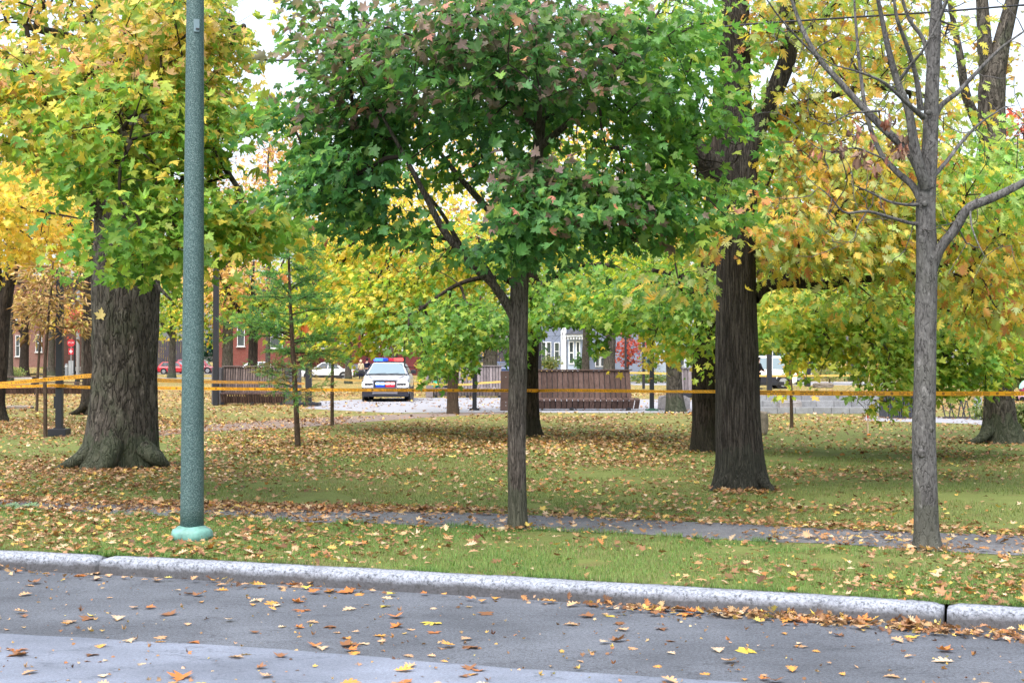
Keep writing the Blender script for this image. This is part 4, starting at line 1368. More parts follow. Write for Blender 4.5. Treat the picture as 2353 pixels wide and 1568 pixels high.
# --- feathery young larch
Y13 = G(1026)
b13 = np.array([P(684, 828, Y13)[0], Y13, 0.0])
r13 = empty('larch_tree', b13, 'slim feathery green young larch in front of the left wooden bench', 'tree')
mb = MB()
st13 = tw((685, None, Y13, 15), (681, 960, Y13, 13), (676, 860, Y13, 12), (671, 780, Y13, 10), (667, 700, Y13, 8), (664, 620, Y13, 6), (662, 555, Y13, 4), (660, 500, Y13, 2))
ln = trunk_mesh(mb, st13[0], st13[1], 14, 0.06, 0.05, 3, 3, (0.08, .3, 4), 81)
mb.build('trunk', BARK_BROWN, r13, smooth=True, off=b13)
tb, npos, ndir, ncol = [], [], [], []
for i in range(74):
    t = rng.uniform(0.20, 0.99)
    p = ln[0][int(t * (len(ln[0]) - 1))]
    a = rng.random() * 2 * PI
    Lb = (1.38 * (1 - t) ** 0.6 + 0.22) * rng.uniform(0.55, 1.1)
    if t < 0.36:
        Lb *= 0.62
    d = np.array([math.cos(a), math.sin(a), rng.uniform(0.0, 0.5)])
    pts = np.array([p, p + d * Lb * 0.4, p + d * Lb * 0.75 + np.array([0, 0, -0.05 * Lb]), p + d * Lb + np.array([0, 0, -0.12 * Lb])])
    tb.append((pts, np.array([0.010, 0.007, 0.005, 0.002]) * (0.5 + Lb * 0.6)))
    for q in range(int(5 + Lb * 12)):
        s = rng.uniform(0.2, 1.0)
        c = pts[0] + (pts[3] - pts[0]) * s + np.array([0, 0, 0.06 * Lb * math.sin(s * PI)])
        e = unit(d * 0.7 + rng.normal(0, 0.75, 3) * np.array([1, 1, 0.5]) + np.array([0, 0, -0.1]))
        l2 = rng.uniform(0.12, 0.34)
        tb.append((np.array([c, c + e * l2 * .6, c + e * l2 + np.array([0, 0, -0.03])]), np.array([0.003, 0.002, 0.001])))
        k = int(l2 * (135 if t > .38 else 80))
        npos.append(c + e * l2 * rng.random((k, 1)))
        nd = unit(rng.normal(size=(k, 3))) * 0.9 + e
        ndir.append(nd)
        base_c = np.array([(0.085, 0.21, 0.075), (0.11, 0.25, 0.08), (0.15, 0.27, 0.07)][int(rng.integers(3))])
        if t < 0.40 and rng.random() < 0.35:
            base_c = np.array((0.24, 0.19, 0.07))
        ncol.append(np.tile(base_c * 1.3, (k, 1)))
link('branches', tubes_mesh('branches', [(p - b13, r) for p, r in tb], 4), TWIG, r13)
npos, ndir, ncol = np.concatenate(npos), np.concatenate(ndir), np.concatenate(ncol)
m = len(npos)
leaves('needles', BLADE, npos, ndir, rng.normal(size=(m, 3)), rng.uniform(0.05, 0.10, m), ncol * rng.uniform(.7, 1.3, (m, 1)), off=b13, mat=LEAF, parent=r13, wide=0.16)
# an orange leaf cluster caught in the larch
for u, v, c, lab in ((694, 748, (0.42, 0.10, 0.02), 'dark orange oak leaf caught in the larch branches'), (646, 630, (0.60, 0.22, 0.06), 'bright orange leaf caught high in the larch')):
    p = P(u, v, Y13 - 0.5)
    pp = p + rng.normal(0, 0.04, (3, 3))
    o = leaves('caught_leaf', OAK, pp - p, rng.normal(size=(3, 3)) + np.array([0, 0, -1]), np.array([[0.1, -1, .2]] * 3) + rng.normal(0, .3, (3, 3)), np.array([.19, .16, .17]), np.array([c] * 3), np.array([.5, .8, .2]), mat=LEAF_DRY)
    o.location = p
    tag(o, lab, 'leaf')


p = P(232, 731, Y1 - .40)
o = leaves('caught_leaf', MAPLE, np.zeros((1, 3)), np.array([[.1, -.1, 1.0]]), np.array([[-.3, -1, .1]]), np.array([.17]), np.array([(.66, .52, .20)]), np.array([.2]), mat=LEAF_DRY)
o.location = p
tag(o, 'single pale yellow leaf stuck to the bark of the huge left maple', 'leaf')
# a leafy green twig lying on the path at the left
p = PG(62, 1170)
n_ = 9
o = leaves('fallen_twig', OAK, np.column_stack([rng.normal(0, .10, n_), rng.normal(0, .05, n_), rng.uniform(.01, .06, n_)]), rng.normal(size=(n_, 3)) * np.array([1, 1, .3]), np.array([[0, -.3, 1.0]] * n_) + rng.normal(0, .3, (n_, 3)), rng.uniform(.10, .15, n_), np.array([(.22, .34, .22)] * n_) * rng.uniform(.8, 1.2, (n_, 1)), rng.normal(.2, .5, n_), mat=LEAF)
o.location = (p[0], p[1], .01)
tag(o, 'pale green leafy twig lying on the path at the left', 'twig')

# --- trees in the distance
def far_tree(label, u, Y, wd, blobs, pal, size=0.34, per=16, spread=0.9, top=None, bark=BARK_GREY, fork=True, seed=0, group='trees in the distance'):
    t = top if top is not None else blobs[0][1]
    trs = [tw((u, None, Y, wd * 1.5), (u, 845, Y, wd), (u + wd * .1, (828 + t) / 2, Y, wd * .8), (u, t, Y, wd * .45), (u + 3, t - 60, Y, wd * .2))]
    if fork:
        m_ = (828 + t) / 2
        trs.append(tw((u, m_ + 10, Y, wd * .5), (u - 50, m_ - 60, Y, wd * .35), (u - 90, m_ - 140, Y, wd * .15)))
        trs.append(tw((u, m_ - 15, Y, wd * .5), (u + 45, m_ - 75, Y, wd * .35), (u + 80, m_ - 170, Y, wd * .15)))
    return tree('distant_tree', label, group, P(u, 828, Y), trs, [(b[0], b[1], Y, b[2], b[3], b[2] / F * Y * .8, b[4]) + tuple(b[5:]) for b in blobs], pal, MAPLE_FAR, size, per, spread, bark,
                k=12, step=0.6, rough=0.04, r0=0.012, seed=seed, droop=0.4)


far_tree('distant dark forked tree rising behind the left wooden bench', 580, 62, 24, [(575, 690, 110, 60, 50, GREENYEL), (520, 640, 90, 80, 40, PEACH), (640, 730, 70, 50, 24, GREENY)], GREENYEL, 0.24, 12, 0.7, 660, BARK_DARK, seed=90)
far_tree('distant tree with a flared grey trunk by the far pavement', 395, 130, 17, [(395, 720, 75, 60, 46, GREENYEL), (420, 640, 80, 70, 40, GREENY)], GREENYEL, 0.4, 16, 1.2, 700, seed=91)
far_tree('distant grey tree right in front of the pale blue house', 1400, 100, 27, [(1400, 620, 140, 110, 70)], GREENYEL, 0.34, 14, 1.0, 640, seed=92)
far_tree('slender distant grey tree before the bay window of the pale blue house', 1345, 108, 19, [(1345, 590, 110, 110, 50)], GREENYEL, 0.34, 14, 1.0, 640, seed=93)
far_tree('distant yellow tree beside the person in the beige hooded top', 800, 99, 15, [(820, 620, 120, 110, 76), (860, 520, 110, 90, 46)], YELLOW, 0.34, 15, 1.0, 640, seed=94)
far_tree('distant thick pale trunk behind the grey slatted bench', 1126, 105, 34, [(1110, 560, 170, 140, 80, GREENYEL)], GREENYEL, 0.34, 14, 1.0, 600, seed=95)
far_tree('distant brown trunk with thin peach leaves left of the larch', 522, 110, 26, [(510, 640, 95, 130, 150), (440, 700, 60, 80, 50, GREENYEL), (560, 520, 80, 90, 50), (480, 745, 60, 50, 30, GREENYEL), (600, 690, 80, 60, 40)], PEACH, 0.26, 12, 1.0, 520, seed=96)
far_tree('distant half bare pinkish brown tree against the white sky', 615, 135, 12, [(600, 390, 120, 90, 80), (680, 360, 90, 90, 50), (560, 480, 110, 80, 40)], PINKY, 0.24, 13, 1.1, 400, seed=97)
far_tree('very distant pale yellow tree peeking above the pinkish one', 690, 160, 10, [(640, 270, 80, 60, 40), (720, 330, 80, 90, 50)], [(0.66, 0.52, 0.22, 1), (0.62, 0.44, 0.2, 1)], 0.26, 10, 1.2, 330, seed=98)
far_tree('distant pale grey trunk on the street behind the black lamp post', 118, 152, 18, [(120, 680, 100, 70, 36, GREENYEL), (60, 640, 90, 60, 24, YELLOW)], YELLOW, 0.4, 14, 1.3, 690, seed=99)
far_tree('distant tree with a stout dark trunk against the red brick house', 55, 140, 22, [(60, 700, 100, 60, 60), (150, 720, 60, 45, 24, YELLOW)], RUST, 0.4, 13, 1.3, 690, BARK_DARK, seed=100)
far_tree('distant tree with yellow green crown behind the police pickup', 1962, 110, 20, [(1990, 640, 190, 130, 110), (1830, 600, 120, 120, 50)], GREENYEL, 0.36, 15, 1.1, 640, seed=101)
far_tree('distant forked yellow tree at the right edge behind the thick maple', 2338, 90, 19, [(2330, 640, 110, 120, 70), (2240, 700, 90, 60, 30)], YELLOW, 0.32, 14, 1.0, 650, seed=102)
far_tree('distant rusty red tree top at the right edge of the sky', 2352, 70, 12, [(2352, 290, 40, 40, 16)], RED, 0.24, 10, 0.7, 320, seed=103)
far_tree('distant small red maple in front of the pale blue house', 1442, 106, 5, [(1440, 805, 32, 42, 44)], RED, 0.22, 12, 0.6, 780, seed=104, fork=False)
far_tree('distant bright red tree behind the black lamp post at left', 190, 120, 9, [(192, 735, 42, 38, 40)], RED, 0.26, 12, 0.8, 740, seed=105, fork=False)
far_tree('distant tall yellow tree at the far left behind the leaning trunk', 20, 90, 20, [(30, 480, 190, 110, 70), (120, 380, 170, 100, 50)], YELLOW, 0.34, 14, 1.0, 480, seed=106)
far_tree('distant tall orange yellow tree between the larch and the police car', 905, 125, 18, [(900, 480, 150, 120, 70), (790, 540, 110, 90, 40)], YELLOW, 0.36, 14, 1.1, 480, seed=107)

# far woodland closing the view
n = 1500
uu = rng.uniform(-500, 2900, n)
prof_u = [-500, 0, 400, 540, 640, 720, 900, 1300, 1700, 2100, 2250, 2352, 2900]
prof_v = [300, 330, 430, 420, 330, 380, 300, 260, 300, 300, 480, 560, 420]
YW = 205
tops = np.interp(uu, prof_u, prof_v) + rng.normal(0, 18, n)
vv = tops + (842 - tops) * rng.random(n) ** 1.3
cw = np.array([P(a, b, YW + rng.uniform(-8, 14)) for a, b in zip(uu, vv)])
WPAL = [(0.12, 0.22, 0.05, 1.2), (0.30, 0.34, 0.06, 2), (0.56, 0.42, 0.08, 2.6), (0.58, 0.36, 0.12, 2), (0.46, 0.24, 0.12, 1.4)]
root = None
ci = np.repeat(np.arange(n), 20)
pos = cw[ci] + rng.normal(size=(len(ci), 3)) * np.array([1.7, 1.7, 1.3])
keep = pos[:, 2] > 0.3
pos = pos[keep]
m = len(pos)
o = leaves('far_woodland', MAPLE_FAR, pos, rng.normal(size=(m, 3)) + np.array([0, 0, -.6]), rng.normal(size=(m, 3)) + np.array([0, -.5, .5]), rng.uniform(.5, .95, m), pick(WPAL, pos, 0.06, 0.45, 77), mat=LEAF)
tag(o, kind='stuff')

# ================================================================== STREET FURNITURE
def pole_mat():
    k = NT('speckled_pole')
    v = k.coord()
    a = k.noise(v, 95, 2, 0.7)
    vo = k.voro(v, 70)
    b = k.noise(v, 1.3, 3)
    col = k.ramp(a, [(0.32, (0.020, 0.046, 0.046)), (0.52, (0.056, 0.105, 0.104)), (0.70, (0.14, 0.205, 0.20))])
    col = k.mix(k.ramp(vo, [(0.10, (0.85,) * 3), (0.17, (0,) * 3)]), col, (0.40, 0.47, 0.47))
    col = k.mix(0.5, col, k.ramp(b, [(0.3, (0.8,) * 3), (0.7, (1.15,) * 3)]), 'MULTIPLY')
    k.base(col, 0.6, 0.35)
    k.bump(a, 0.3, 0.004)
    return k.m


BLACK = plain('black_paint', (0.012, 0.013, 0.018), 0.5, 0.4)
STEEL = plain('dark_steel', (0.045, 0.047, 0.055), 0.5, 0.4, 0.3)
GALV = plain('galvanised', (0.30, 0.32, 0.34), 0.5, 0.4, 0.4)
WHITE = plain('white_paint', (0.72, 0.74, 0.76), 0.5, 0.4, var=0.05)

YP = G(1237)
bp = P(442, 828, YP)
bp[2] = 0
po = empty('street_lamp', bp, 'speckled dark green concrete lamp pole with a pale green collar by the kerb', 'lamp post')
mb = MB()
r0_, lean = 54 / 2 / F * YP, (446 - 442) / F * YP / 5.0
zs = np.linspace(0.06, 9.0, 40)
mb.tube(np.array([[lean * z, 0, z] for z in zs]), [r0_ * (1 - 0.27 * min(z, 5) / 5 - 0.02 * max(0, z - 5)) for z in zs], 40)
mb.build('pole', pole_mat(), po, smooth=True)
mb = MB()
mb.lathe([(0.184, -0.02), (0.186, 0.035), (0.182, 0.066), (0.170, 0.088), (0.140, 0.102), (0.120, 0.118), (0.105, 0.119)], k=40)
mb.v = [(x * (1 + .010 * math.sin(5 * math.atan2(y, x) + 1)), y * (1 + .010 * math.sin(5 * math.atan2(y, x) + 1)), z - .004 * math.sin(3 * math.atan2(y, x))) for x, y, z in mb.v]
mb.build('base_collar', plain('mint_paint', (0.125, 0.27, 0.235), 0.5, 0.35, var=0.4, scale=11), po, smooth=True)
p = P(457, 64, YP) - bp
mb = MB()
mb.box((p[0] - 0.005, -0.075, p[2]), (0.05, 0.02, 0.115), rz=0.35, bev=0.004)
hp = mb.build('hand_hole_cover', plain('pale_cover', (0.16, 0.23, 0.26), 0.5), po)
mb = MB()
for dz in (-0.03,):
    mb.box((p[0] + 0.008, -0.087, p[2] + dz), (0.03, 0.012, 0.012), rz=0.35)
mb.build('clasp', STEEL, hp)
# arm and lantern far above the frame
mb = MB()
mb.tube([(lean * 9, 0, 8.8), (lean * 9, -0.5, 9.3), (lean * 9, -1.6, 9.6), (lean * 9, -2.4, 9.6)], [0.06, 0.05, 0.045, 0.04], 12)
mb.build('arm', STEEL, po, smooth=True)
MB().box((lean * 9, -2.7, 9.57), (0.3, 0.75, 0.16), bev=0.05).build('lantern', STEEL, po)


def black_post(u, Y, wpx, h, lab, base=(0, 0), base_mat=None, square=True):
    p = P(u, 828, Y)
    p[2] = 0
    o = empty('lamp_post', p, lab, 'lamp post', 'black posts around the plaza')
    r = wpx / 2 / F * Y
    mb = MB()
    mb.box((0, 0, h / 2), (2 * r, 2 * r, h), bev=r * .2) if square else mb.tube([(0, 0, 0), (0, 0, h)], r, 12)
    mb.build('post', BLACK, o)
    if base[0]:
        bw, bh = base[0] / F * Y, base[1] / F * Y
        m2 = MB()
        m2.box((0, 0, bh / 2), (bw, bw, bh), bev=bh * .08)
        m2.box((0, 0, bh + .01), (bw * .5, bw * .5, .03))
        m2.build('base', base_mat or BLACK, o)
    m3 = MB()
    m3.box((0, 0, h + .02), (2.2 * r, 2.2 * r, .04), bev=.008)
    m3.build('cap', STEEL, o)
    return o


YA = G(1001)
pa = black_post(137, YA, 15, 3.5, 'black square post on a heavy block beside the two orange saplings', (41, 17))
MB().box((-0.085, -0.02, 0.72), (0.04, 0.09, 0.26), bev=.01).build('junction_box', BLACK, pa)
black_post(496, 50.7, 12, 5.5, 'black post at the left end of the left wooden bench')
black_post(709, G(932), 14, 5.2, 'black post on a slab at the right end of the left wooden bench', (52, 8))
black_post(1090, G(942), 10, 5.2, 'black post on a plate beside the short trunked tree', (23, 5))
black_post(1497, G(943), 10, 5.2, 'black post on a green plate right of the long brown bench', (28, 4), plain('green_plate', (0.03, 0.09, 0.06)))
black_post(1240, 78, 8, 6, 'black post behind the long brown bench beside the dark trunk')
black_post(1478, 80, 6, 5, 'thinner black post behind the yellow leaves right of the long bench')
black_post(1767, 64, 11, 6, 'black post in front of the white police truck')
black_post(929, 88, 6, 6, 'black post behind the flashing police car')
black_post(1437, 96, 5, 5, 'black post beside the small red maple')
black_post(1855, 88, 12, 5, 'dark post right of the thin green leaved sapling')

# ------------------------------------------------------------------ string of festoon bulbs
CABLE = np.array([P(u, v, Y) for u, v, Y in ((300, 118, 20.5), (600, 138, 17), (740, 133, 16.4), (1000, 118, 16), (1300, 98, 15.6), (1570, 73, 15.4), (1700, 58, 15.4), (1900, 44, 15.4), (2150, 28, 15.4), (2352, 12, 15.4), (2700, -14, 15.4))])
cb, _ = smooth_path(CABLE, np.ones(len(CABLE)), 0.15)
fo = empty('string_light', cb[0], 'black cable of small white bulbs strung between the trees', 'string light')
mb = MB().tube(cb, 0.011, 6)
mb.build('cable', BLACK, fo, off=cb[0], smooth=True)
BULB = plain('bulb_glass', (0.75, 0.73, 0.68), 0.2, 0.6, var=0.03)
bulb0 = None
for u in (688, 1594, 1700, 1807, 1914, 2021, 2128, 2235, 2342):
    i = int(np.argmin([abs(1176 + q[0] / q[1] * F - u) for q in cb]))
    q = cb[i] - cb[0]
    if bulb0 is None:
        mb = MB()
        mb.lathe([(0.010, -0.012), (0.020, -0.028), (0.027, -0.05), (0.024, -0.07), (0.012, -0.084)], k=14)
        bulb0 = mb.build('bulb', BULB, fo, smooth=True)
        sk = MB().tube([(0, 0, 0), (0, 0, -0.02)], 0.014, 10).build('socket', BLACK, bulb0)
        b = bulb0
    else:
        b = copy_tree(bulb0, fo)
    b.location = tuple(q)


# ------------------------------------------------------------------ police tape
def tape_mat(name='police_tape', c=(0.80, 0.36, 0.02), dk=(0.10, 0.05, 0.02), amount=0.75):
    k = NT(name)
    uv = k.n('ShaderNodeUVMap')
    s = k.n('ShaderNodeSeparateXYZ')
    k.l(uv.outputs[0], s.inputs[0])

    def mth(op, a, b=None, cc=None):
        x = k.n('ShaderNodeMath', operation=op)
        for i, q in enumerate((a, b, cc)):
            if q is None:
                continue
            if isinstance(q, (int, float)):
                x.inputs[i].default_value = q
            else:
                k.l(q, x.inputs[i])
        return x.outputs[0]
    X, Yv = s.outputs[0], s.outputs[1]
    row = mth('LESS_THAN', mth('ABSOLUTE', mth('SUBTRACT', mth('ABSOLUTE', mth('SUBTRACT', Yv, 0.5)), 0.2)), 0.11)
    cmb = k.n('ShaderNodeCombineXYZ')
    k.l(mth('MULTIPLY', X, 42.0), cmb.inputs[0])
    k.l(mth('MULTIPLY', mth('FLOOR', mth('MULTIPLY', Yv, 2.0)), 7.3), cmb.inputs[1])
    wn = k.n('ShaderNodeTexWhiteNoise', noise_dimensions='2D')
    fl = k.n('ShaderNodeVectorMath', operation='FLOOR')
    k.l(cmb.outputs[0], fl.inputs[0])
    k.l(fl.outputs[0], wn.inputs[0])
    word = mth('GREATER_THAN', wn.outputs[0], 0.30)
    per = mth('FRACT', mth('DIVIDE', X, 0.86))
    inw = mth('LESS_THAN', mth('ABSOLUTE', mth('SUBTRACT', per, 0.5)), 0.36)
    letters = mth('MULTIPLY', mth('MULTIPLY', row, word), inw)
    dx = mth('MULTIPLY', mth('SUBTRACT', mth('ABSOLUTE', mth('SUBTRACT', per, 0.5)), 0.5), 0.86)
    dy = mth('MULTIPLY', mth('SUBTRACT', Yv, 0.5), 0.075)
    r2 = mth('SQRT', mth('ADD', mth('MULTIPLY', dx, dx), mth('MULTIPLY', dy, dy)))
    dot = mth('LESS_THAN', r2, 0.025)
    fac = mth('MULTIPLY', mth('MAXIMUM', letters, dot), amount)
    k.base(k.mix(fac, c, dk), 0.4, 0.4)
    tr = k.n('ShaderNodeBsdfTranslucent')
    k.l(k.mix(fac, c, dk), tr.inputs[0])
    ms = k.n('ShaderNodeMixShader')
    ms.inputs[0].default_value = 0.35
    k.l(k.b.outputs[0], ms.inputs[1])
    k.l(tr.outputs[0], ms.inputs[2])
    k.l(ms.outputs[0], k.out.inputs[0])
    return k.m


TAPE = tape_mat()
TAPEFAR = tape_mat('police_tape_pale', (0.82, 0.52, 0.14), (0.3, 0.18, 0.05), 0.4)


def tape(pts, label, width_=0.08, twist=None, mat=None, sag=0.0):
    width = width_ * 0.74
    pts = np.asarray(pts, float)
    p, _ = smooth_path(pts, np.ones(len(pts)), 0.12)
    n = len(p)
    L = np.concatenate([[0], np.cumsum(np.linalg.norm(np.diff(p, axis=0), axis=1))])
    s = L / L[-1]
    p[:, 2] -= sag * 4 * s * (1 - s)
    t = unit(np.gradient(p, axis=0))
    ang = np.interp(s, *twist) if twist else np.zeros(n)
    ang = ang + 0.12 * vn(np.column_stack([L * 0.9, L * 0, L * 0]), 5)
    side = unit(np.cross(t, np.array([0, 0, 1.0])))
    upv = np.cos(ang)[:, None] * np.array([0, 0, 1.0]) + np.sin(ang)[:, None] * side
    a, b = p + upv * width / 2, p - upv * width / 2
    me = bpy.data.meshes.new('police_tape')
    me.from_pydata([tuple(x) for x in np.concatenate([b, a])], [], [(i, i + 1, n + i + 1, n + i) for i in range(n - 1)])
    uvl = me.uv_layers.new(name='UVMap')
    for f in me.polygons:
        for li in f.loop_indices:
            vi = me.loops[li].vertex_index
            uvl.data[li].uv = (float(L[vi % n]), 1.0 if vi >= n else 0.0)
    o = link('police_tape', me, mat or TAPE)
    return tag(o, label, 'tape', 'yellow police tape strung around the park')


def ring(u, v, Y, wpx, lo, hi, k=7, out=0.012):
    c = P(u, v, Y)
    r = wpx / 2 / F * Y + out
    return [c + np.array([r * math.cos(a), r * math.sin(a), 0]) for a in np.linspace(lo, hi, k)]


tape(ring(137, 886, YA, 20, -2.4, 0.2, 6, 0.02) + [P(200, 889, YA + .1), P(380, 891, 30.6), P(560, 893, 30.5), P(760, 895, 30.2), P(1000, 896, 30.0), P(1150, 896.5, 29.95)] + ring(1220, 896, Y6, 36, -2.2, -0.6, 5, 0.02),
     'long yellow police tape from the block based lamp post to the trunk behind the maple', 0.085)
tape(ring(1220, 897, Y6, 36, -1.6, -0.3, 4, 0.03) + [P(1290, 896, 28.4), P(1400, 897, 25), P(1520, 898.5, 21.5), P(1622, 899, 18.6), P(1650, 899, Y4 + .36), P(1690, 899.5, Y4 + .40)], 'twisted orange police tape between the dark trunk behind the young maple and the oak', 0.08, ([0, .35, .75, 1], [0, .25, .95, 0.8]))
tape([P(1690, 900, Y4 + .45), P(1750, 901.5, Y4 + .42), P(1800, 902, 18.4), P(1950, 903, 19), P(2150, 903.5, 19.6), P(2352, 903.5, 20), P(2600, 904, 20.6)], 'yellow police tape from the oak to the right behind the bare grey tree', 0.083)
tape([P(-220, 892, 31), P(0, 888, 31), P(70, 886.5, 30.8)] + ring(137, 885, YA, 22, -2.6, -.3, 5, .02), 'lower yellow police tape coming from the left edge to the black lamp post', 0.08)
tape([P(-200, 892, 26), P(0, 881, 25), P(100, 872, 23.6), P(200, 863, Y1 + .35), P(232, 861, Y1 + .2)], 'upper sloping yellow police tape from the left edge to the huge maple', 0.085)
tape([P(330, 868, Y1 + .4), P(372, 873, 26), P(500, 877, 36), P(640, 879, 44), P(700, 881, 49)], 'yellow police tape above the long one, crossing before the left wooden bench', 0.1, mat=TAPE)
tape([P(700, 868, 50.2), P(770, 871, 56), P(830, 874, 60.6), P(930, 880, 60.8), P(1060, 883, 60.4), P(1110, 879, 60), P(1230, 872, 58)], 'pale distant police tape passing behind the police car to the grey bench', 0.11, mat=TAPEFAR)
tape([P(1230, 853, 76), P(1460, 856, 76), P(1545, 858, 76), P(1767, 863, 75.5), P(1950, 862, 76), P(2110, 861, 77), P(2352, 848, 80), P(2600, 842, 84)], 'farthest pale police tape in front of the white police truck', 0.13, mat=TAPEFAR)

# ------------------------------------------------------------------ slatted wooden benches
def wood(name, lo, mid, hi):
    k = NT(name)
    g = k.noise(k.coord((30, 30, 1.6)), 1.0, 5, 0.65)
    col = k.ramp(g, [(0.3, lo), (0.5, mid), (0.72, hi)])
    oi = k.n('ShaderNodeAttribute', attribute_name='Tone')
    col = k.mix(1.0, col, oi.outputs['Color'], 'MULTIPLY')
    k.base(col, 0.8, 0.2)
    k.bump(g, 0.3, 0.006)
    return k.m


WOODB = wood('bench_wood_brown', (0.05, 0.030, 0.026), (0.085, 0.053, 0.046), (0.125, 0.085, 0.074))
WOODG = wood('bench_wood_grey', (0.11, 0.09, 0.092), (0.17, 0.145, 0.148), (0.24, 0.21, 0.215))
WOODM = wood('bench_wood_weathered', (0.085, 0.062, 0.056), (0.135, 0.102, 0.092), (0.19, 0.15, 0.136))


def slats(name, quads, mat, parent, gap=0.012, seed=0):
    """each quad is (a, b, c, d, thickness vector): one board"""
    V, Fc, tone = [], [], []
    r_ = np.random.default_rng(seed)
    for a, b, c, d, th in quads:
        n = len(V)
        for q in (a, b, c, d):
            V.append(tuple(q))
        for q in (a, b, c, d):
            V.append(tuple(np.asarray(q) + th))
        Fc += [(n, n + 1, n + 2, n + 3), (n + 7, n + 6, n + 5, n + 4), (n, n + 4, n + 5, n + 1), (n + 1, n + 5, n + 6, n + 2), (n + 2, n + 6, n + 7, n + 3), (n + 3, n + 7, n + 4, n)]
        tone += [r_.uniform(0.72, 1.28)] * 8
    me = bpy.data.meshes.new(name)
    me.from_pydata(V, [], Fc)
    at = me.attributes.new('Tone', 'FLOAT_COLOR', 'POINT')
    at.data.foreach_set('color', np.repeat(np.array(tone, np.float32)[:, None], 4, 1).ravel())
    return link(name, me, mat, parent)


def lerp(a, b, t):
    return np.asarray(a, float) * (1 - t) + np.asarray(b, float) * t


def bench(label, u0, u1, Y, topv, mat, pitch=0.145, seat_h=0.40, rz=0.0, end_left=False, slant=0.16, back_d=0.55, ext=0.0, seat=True, endmat=None, seed=0, skew=0.0, seatmat=None):
    x0, x1 = P(u0, 828, Y)[0], P(u1, 828, Y)[0]
    h = P(0, topv, Y + back_d)[2]
    o = empty('bench', ((x0 + x1) / 2, Y, 0), label, 'bench', 'slatted wooden benches of the park', rz)
    w2 = (x1 - x0) / 2
    n = max(4, int(2 * w2 / pitch))
    g = 0.013
    q = []
    for i in range(n):
        a, b = -w2 + 2 * w2 * i / n + g, -w2 + 2 * w2 * (i + 1) / n - g
        sk = skew * (i / n)
        q.append(((a, back_d - .0, seat_h), (b, back_d - .0, seat_h), (b - sk, back_d + slant, h), (a - sk, back_d + slant, h), np.array([0, 0.05, 0])))
    slats('backrest', q, mat, o, seed=seed + 1)
    if seat:
        q, q2 = [], []
        for i in range(n):
            a, b = -w2 + (2 * w2 + ext) * i / n + g, -w2 + (2 * w2 + ext) * (i + 1) / n - g
            q.append(((a * .985, 0.10, 0.06), (b * .985, 0.10, 0.06), (b, -0.02, seat_h - .045), (a, -0.02, seat_h - .045), np.array([0, 0.05, 0])))
            q2.append(((a, -0.05, seat_h - .042), (b, -0.05, seat_h - .042), (b, back_d - .012, seat_h), (a, back_d - .012, seat_h), np.array([0, 0, 0.042])))
        slats('seat', q2, seatmat or mat, o, seed=seed + 2)
        slats('seat_front', q, seatmat or mat, o, seed=seed + 3)
    f = MB()
    for t in np.linspace(-0.93, 0.93, max(3, int(w2))):
        f.box((t * w2, back_d * .55, 0.05), (0.12, back_d, 0.10))
        f.box((t * w2, back_d + slant * .5 + .10, h * .45), (0.08, 0.05, h * .9))
    f.add([(-w2 + .03, back_d + .055, seat_h), (w2 - .03, back_d + .055, seat_h), (w2 - .03 - skew, back_d + slant + .055, h - .02), (-w2 + .03, back_d + slant + .055, h - .02), (-w2 + .03, back_d + .075, seat_h), (w2 - .03, back_d + .075, seat_h), (w2 - .03 - skew, back_d + slant + .075, h - .02), (-w2 + .03, back_d + slant + .075, h - .02)], [(0, 1, 2, 3), (7, 6, 5, 4), (0, 3, 7, 4), (1, 5, 6, 2), (3, 2, 6, 7), (0, 4, 5, 1)])  # black backing sheet added behind the slats so the gaps read dark
    f.box((0, back_d * .6, 0.18), (2 * w2 - .1, back_d * .6, 0.24))
    f.build('frame', BLACK, o)
    m = MB()
    m.box((0, back_d + slant + 0.02, h + 0.022), (2 * w2 + .04, 0.16, 0.04))
    m.build('top_rail', mat_tone(mat), o)
    if end_left:
        e = MB()
        e.box((-w2 - 0.16, back_d * .5 + .08, (h - .02 + seat_h) / 2), (0.30, back_d + .1, h - seat_h), bev=.01)
        e.box((-w2 - 0.16, back_d * .5 - .02, seat_h / 2), (0.32, back_d + .2, seat_h - .03), bev=.01)
        ep = e.build('end_panel', endmat or mat_tone(mat), o)
        bt = MB()
        for z in (0.17, 0.27, seat_h + .3, h - .2):
            bt.tube([(-w2 - .14, -0.10 if z < .4 else -.02, z), (-w2 - .14, -.125 if z < .4 else -.03, z)], 0.016, 8)
        bt.build('bolt', GALV, ep)
    return o


def mat_tone(m):
    return {'bench_wood_brown': plain('rail_brown', (0.085, 0.052, 0.043), 0.8), 'bench_wood_grey': plain('rail_grey', (0.19, 0.165, 0.165), 0.8), 'bench_wood_weathered': plain('rail_weathered', (0.14, 0.105, 0.098), 0.8)}[m.name]


YB1 = G(943)
bench('long brown slatted bench with a tall back right of the young maple', 1172, 1455, YB1, 851, WOODB, 0.165, 0.36, end_left=True, slant=0.2, ext=0.22, seed=1, skew=0.05)
YB2 = G(930)
b2 = bench('left wooden bench with a tall weathered slat back behind the larch', 506, 652, YB2, 842, WOODM, 0.085, 0.42, rz=0.04, slant=0.18, seed=10, skew=-.05, seatmat=WOODB)
sd2 = plain('bench_side_grey', (0.085, 0.08, 0.088), 0.7, var=0.2)
w2 = (P(652, 828, YB2)[0] - P(506, 828, YB2)[0]) / 2
e = MB()
e.prism([(-w2 - 0.36, 0.35), (-w2 - .02, 0.40), (-w2 - .02, 1.1), (-w2 - 0.36, 1.2)], 1.33, 0.02)
e.prism([(w2 + 0.02, 0.1), (w2 + 0.52, 0.22), (w2 + .5, 1.2), (w2 + 0.02, 1.1)], 1.33, 0.02)
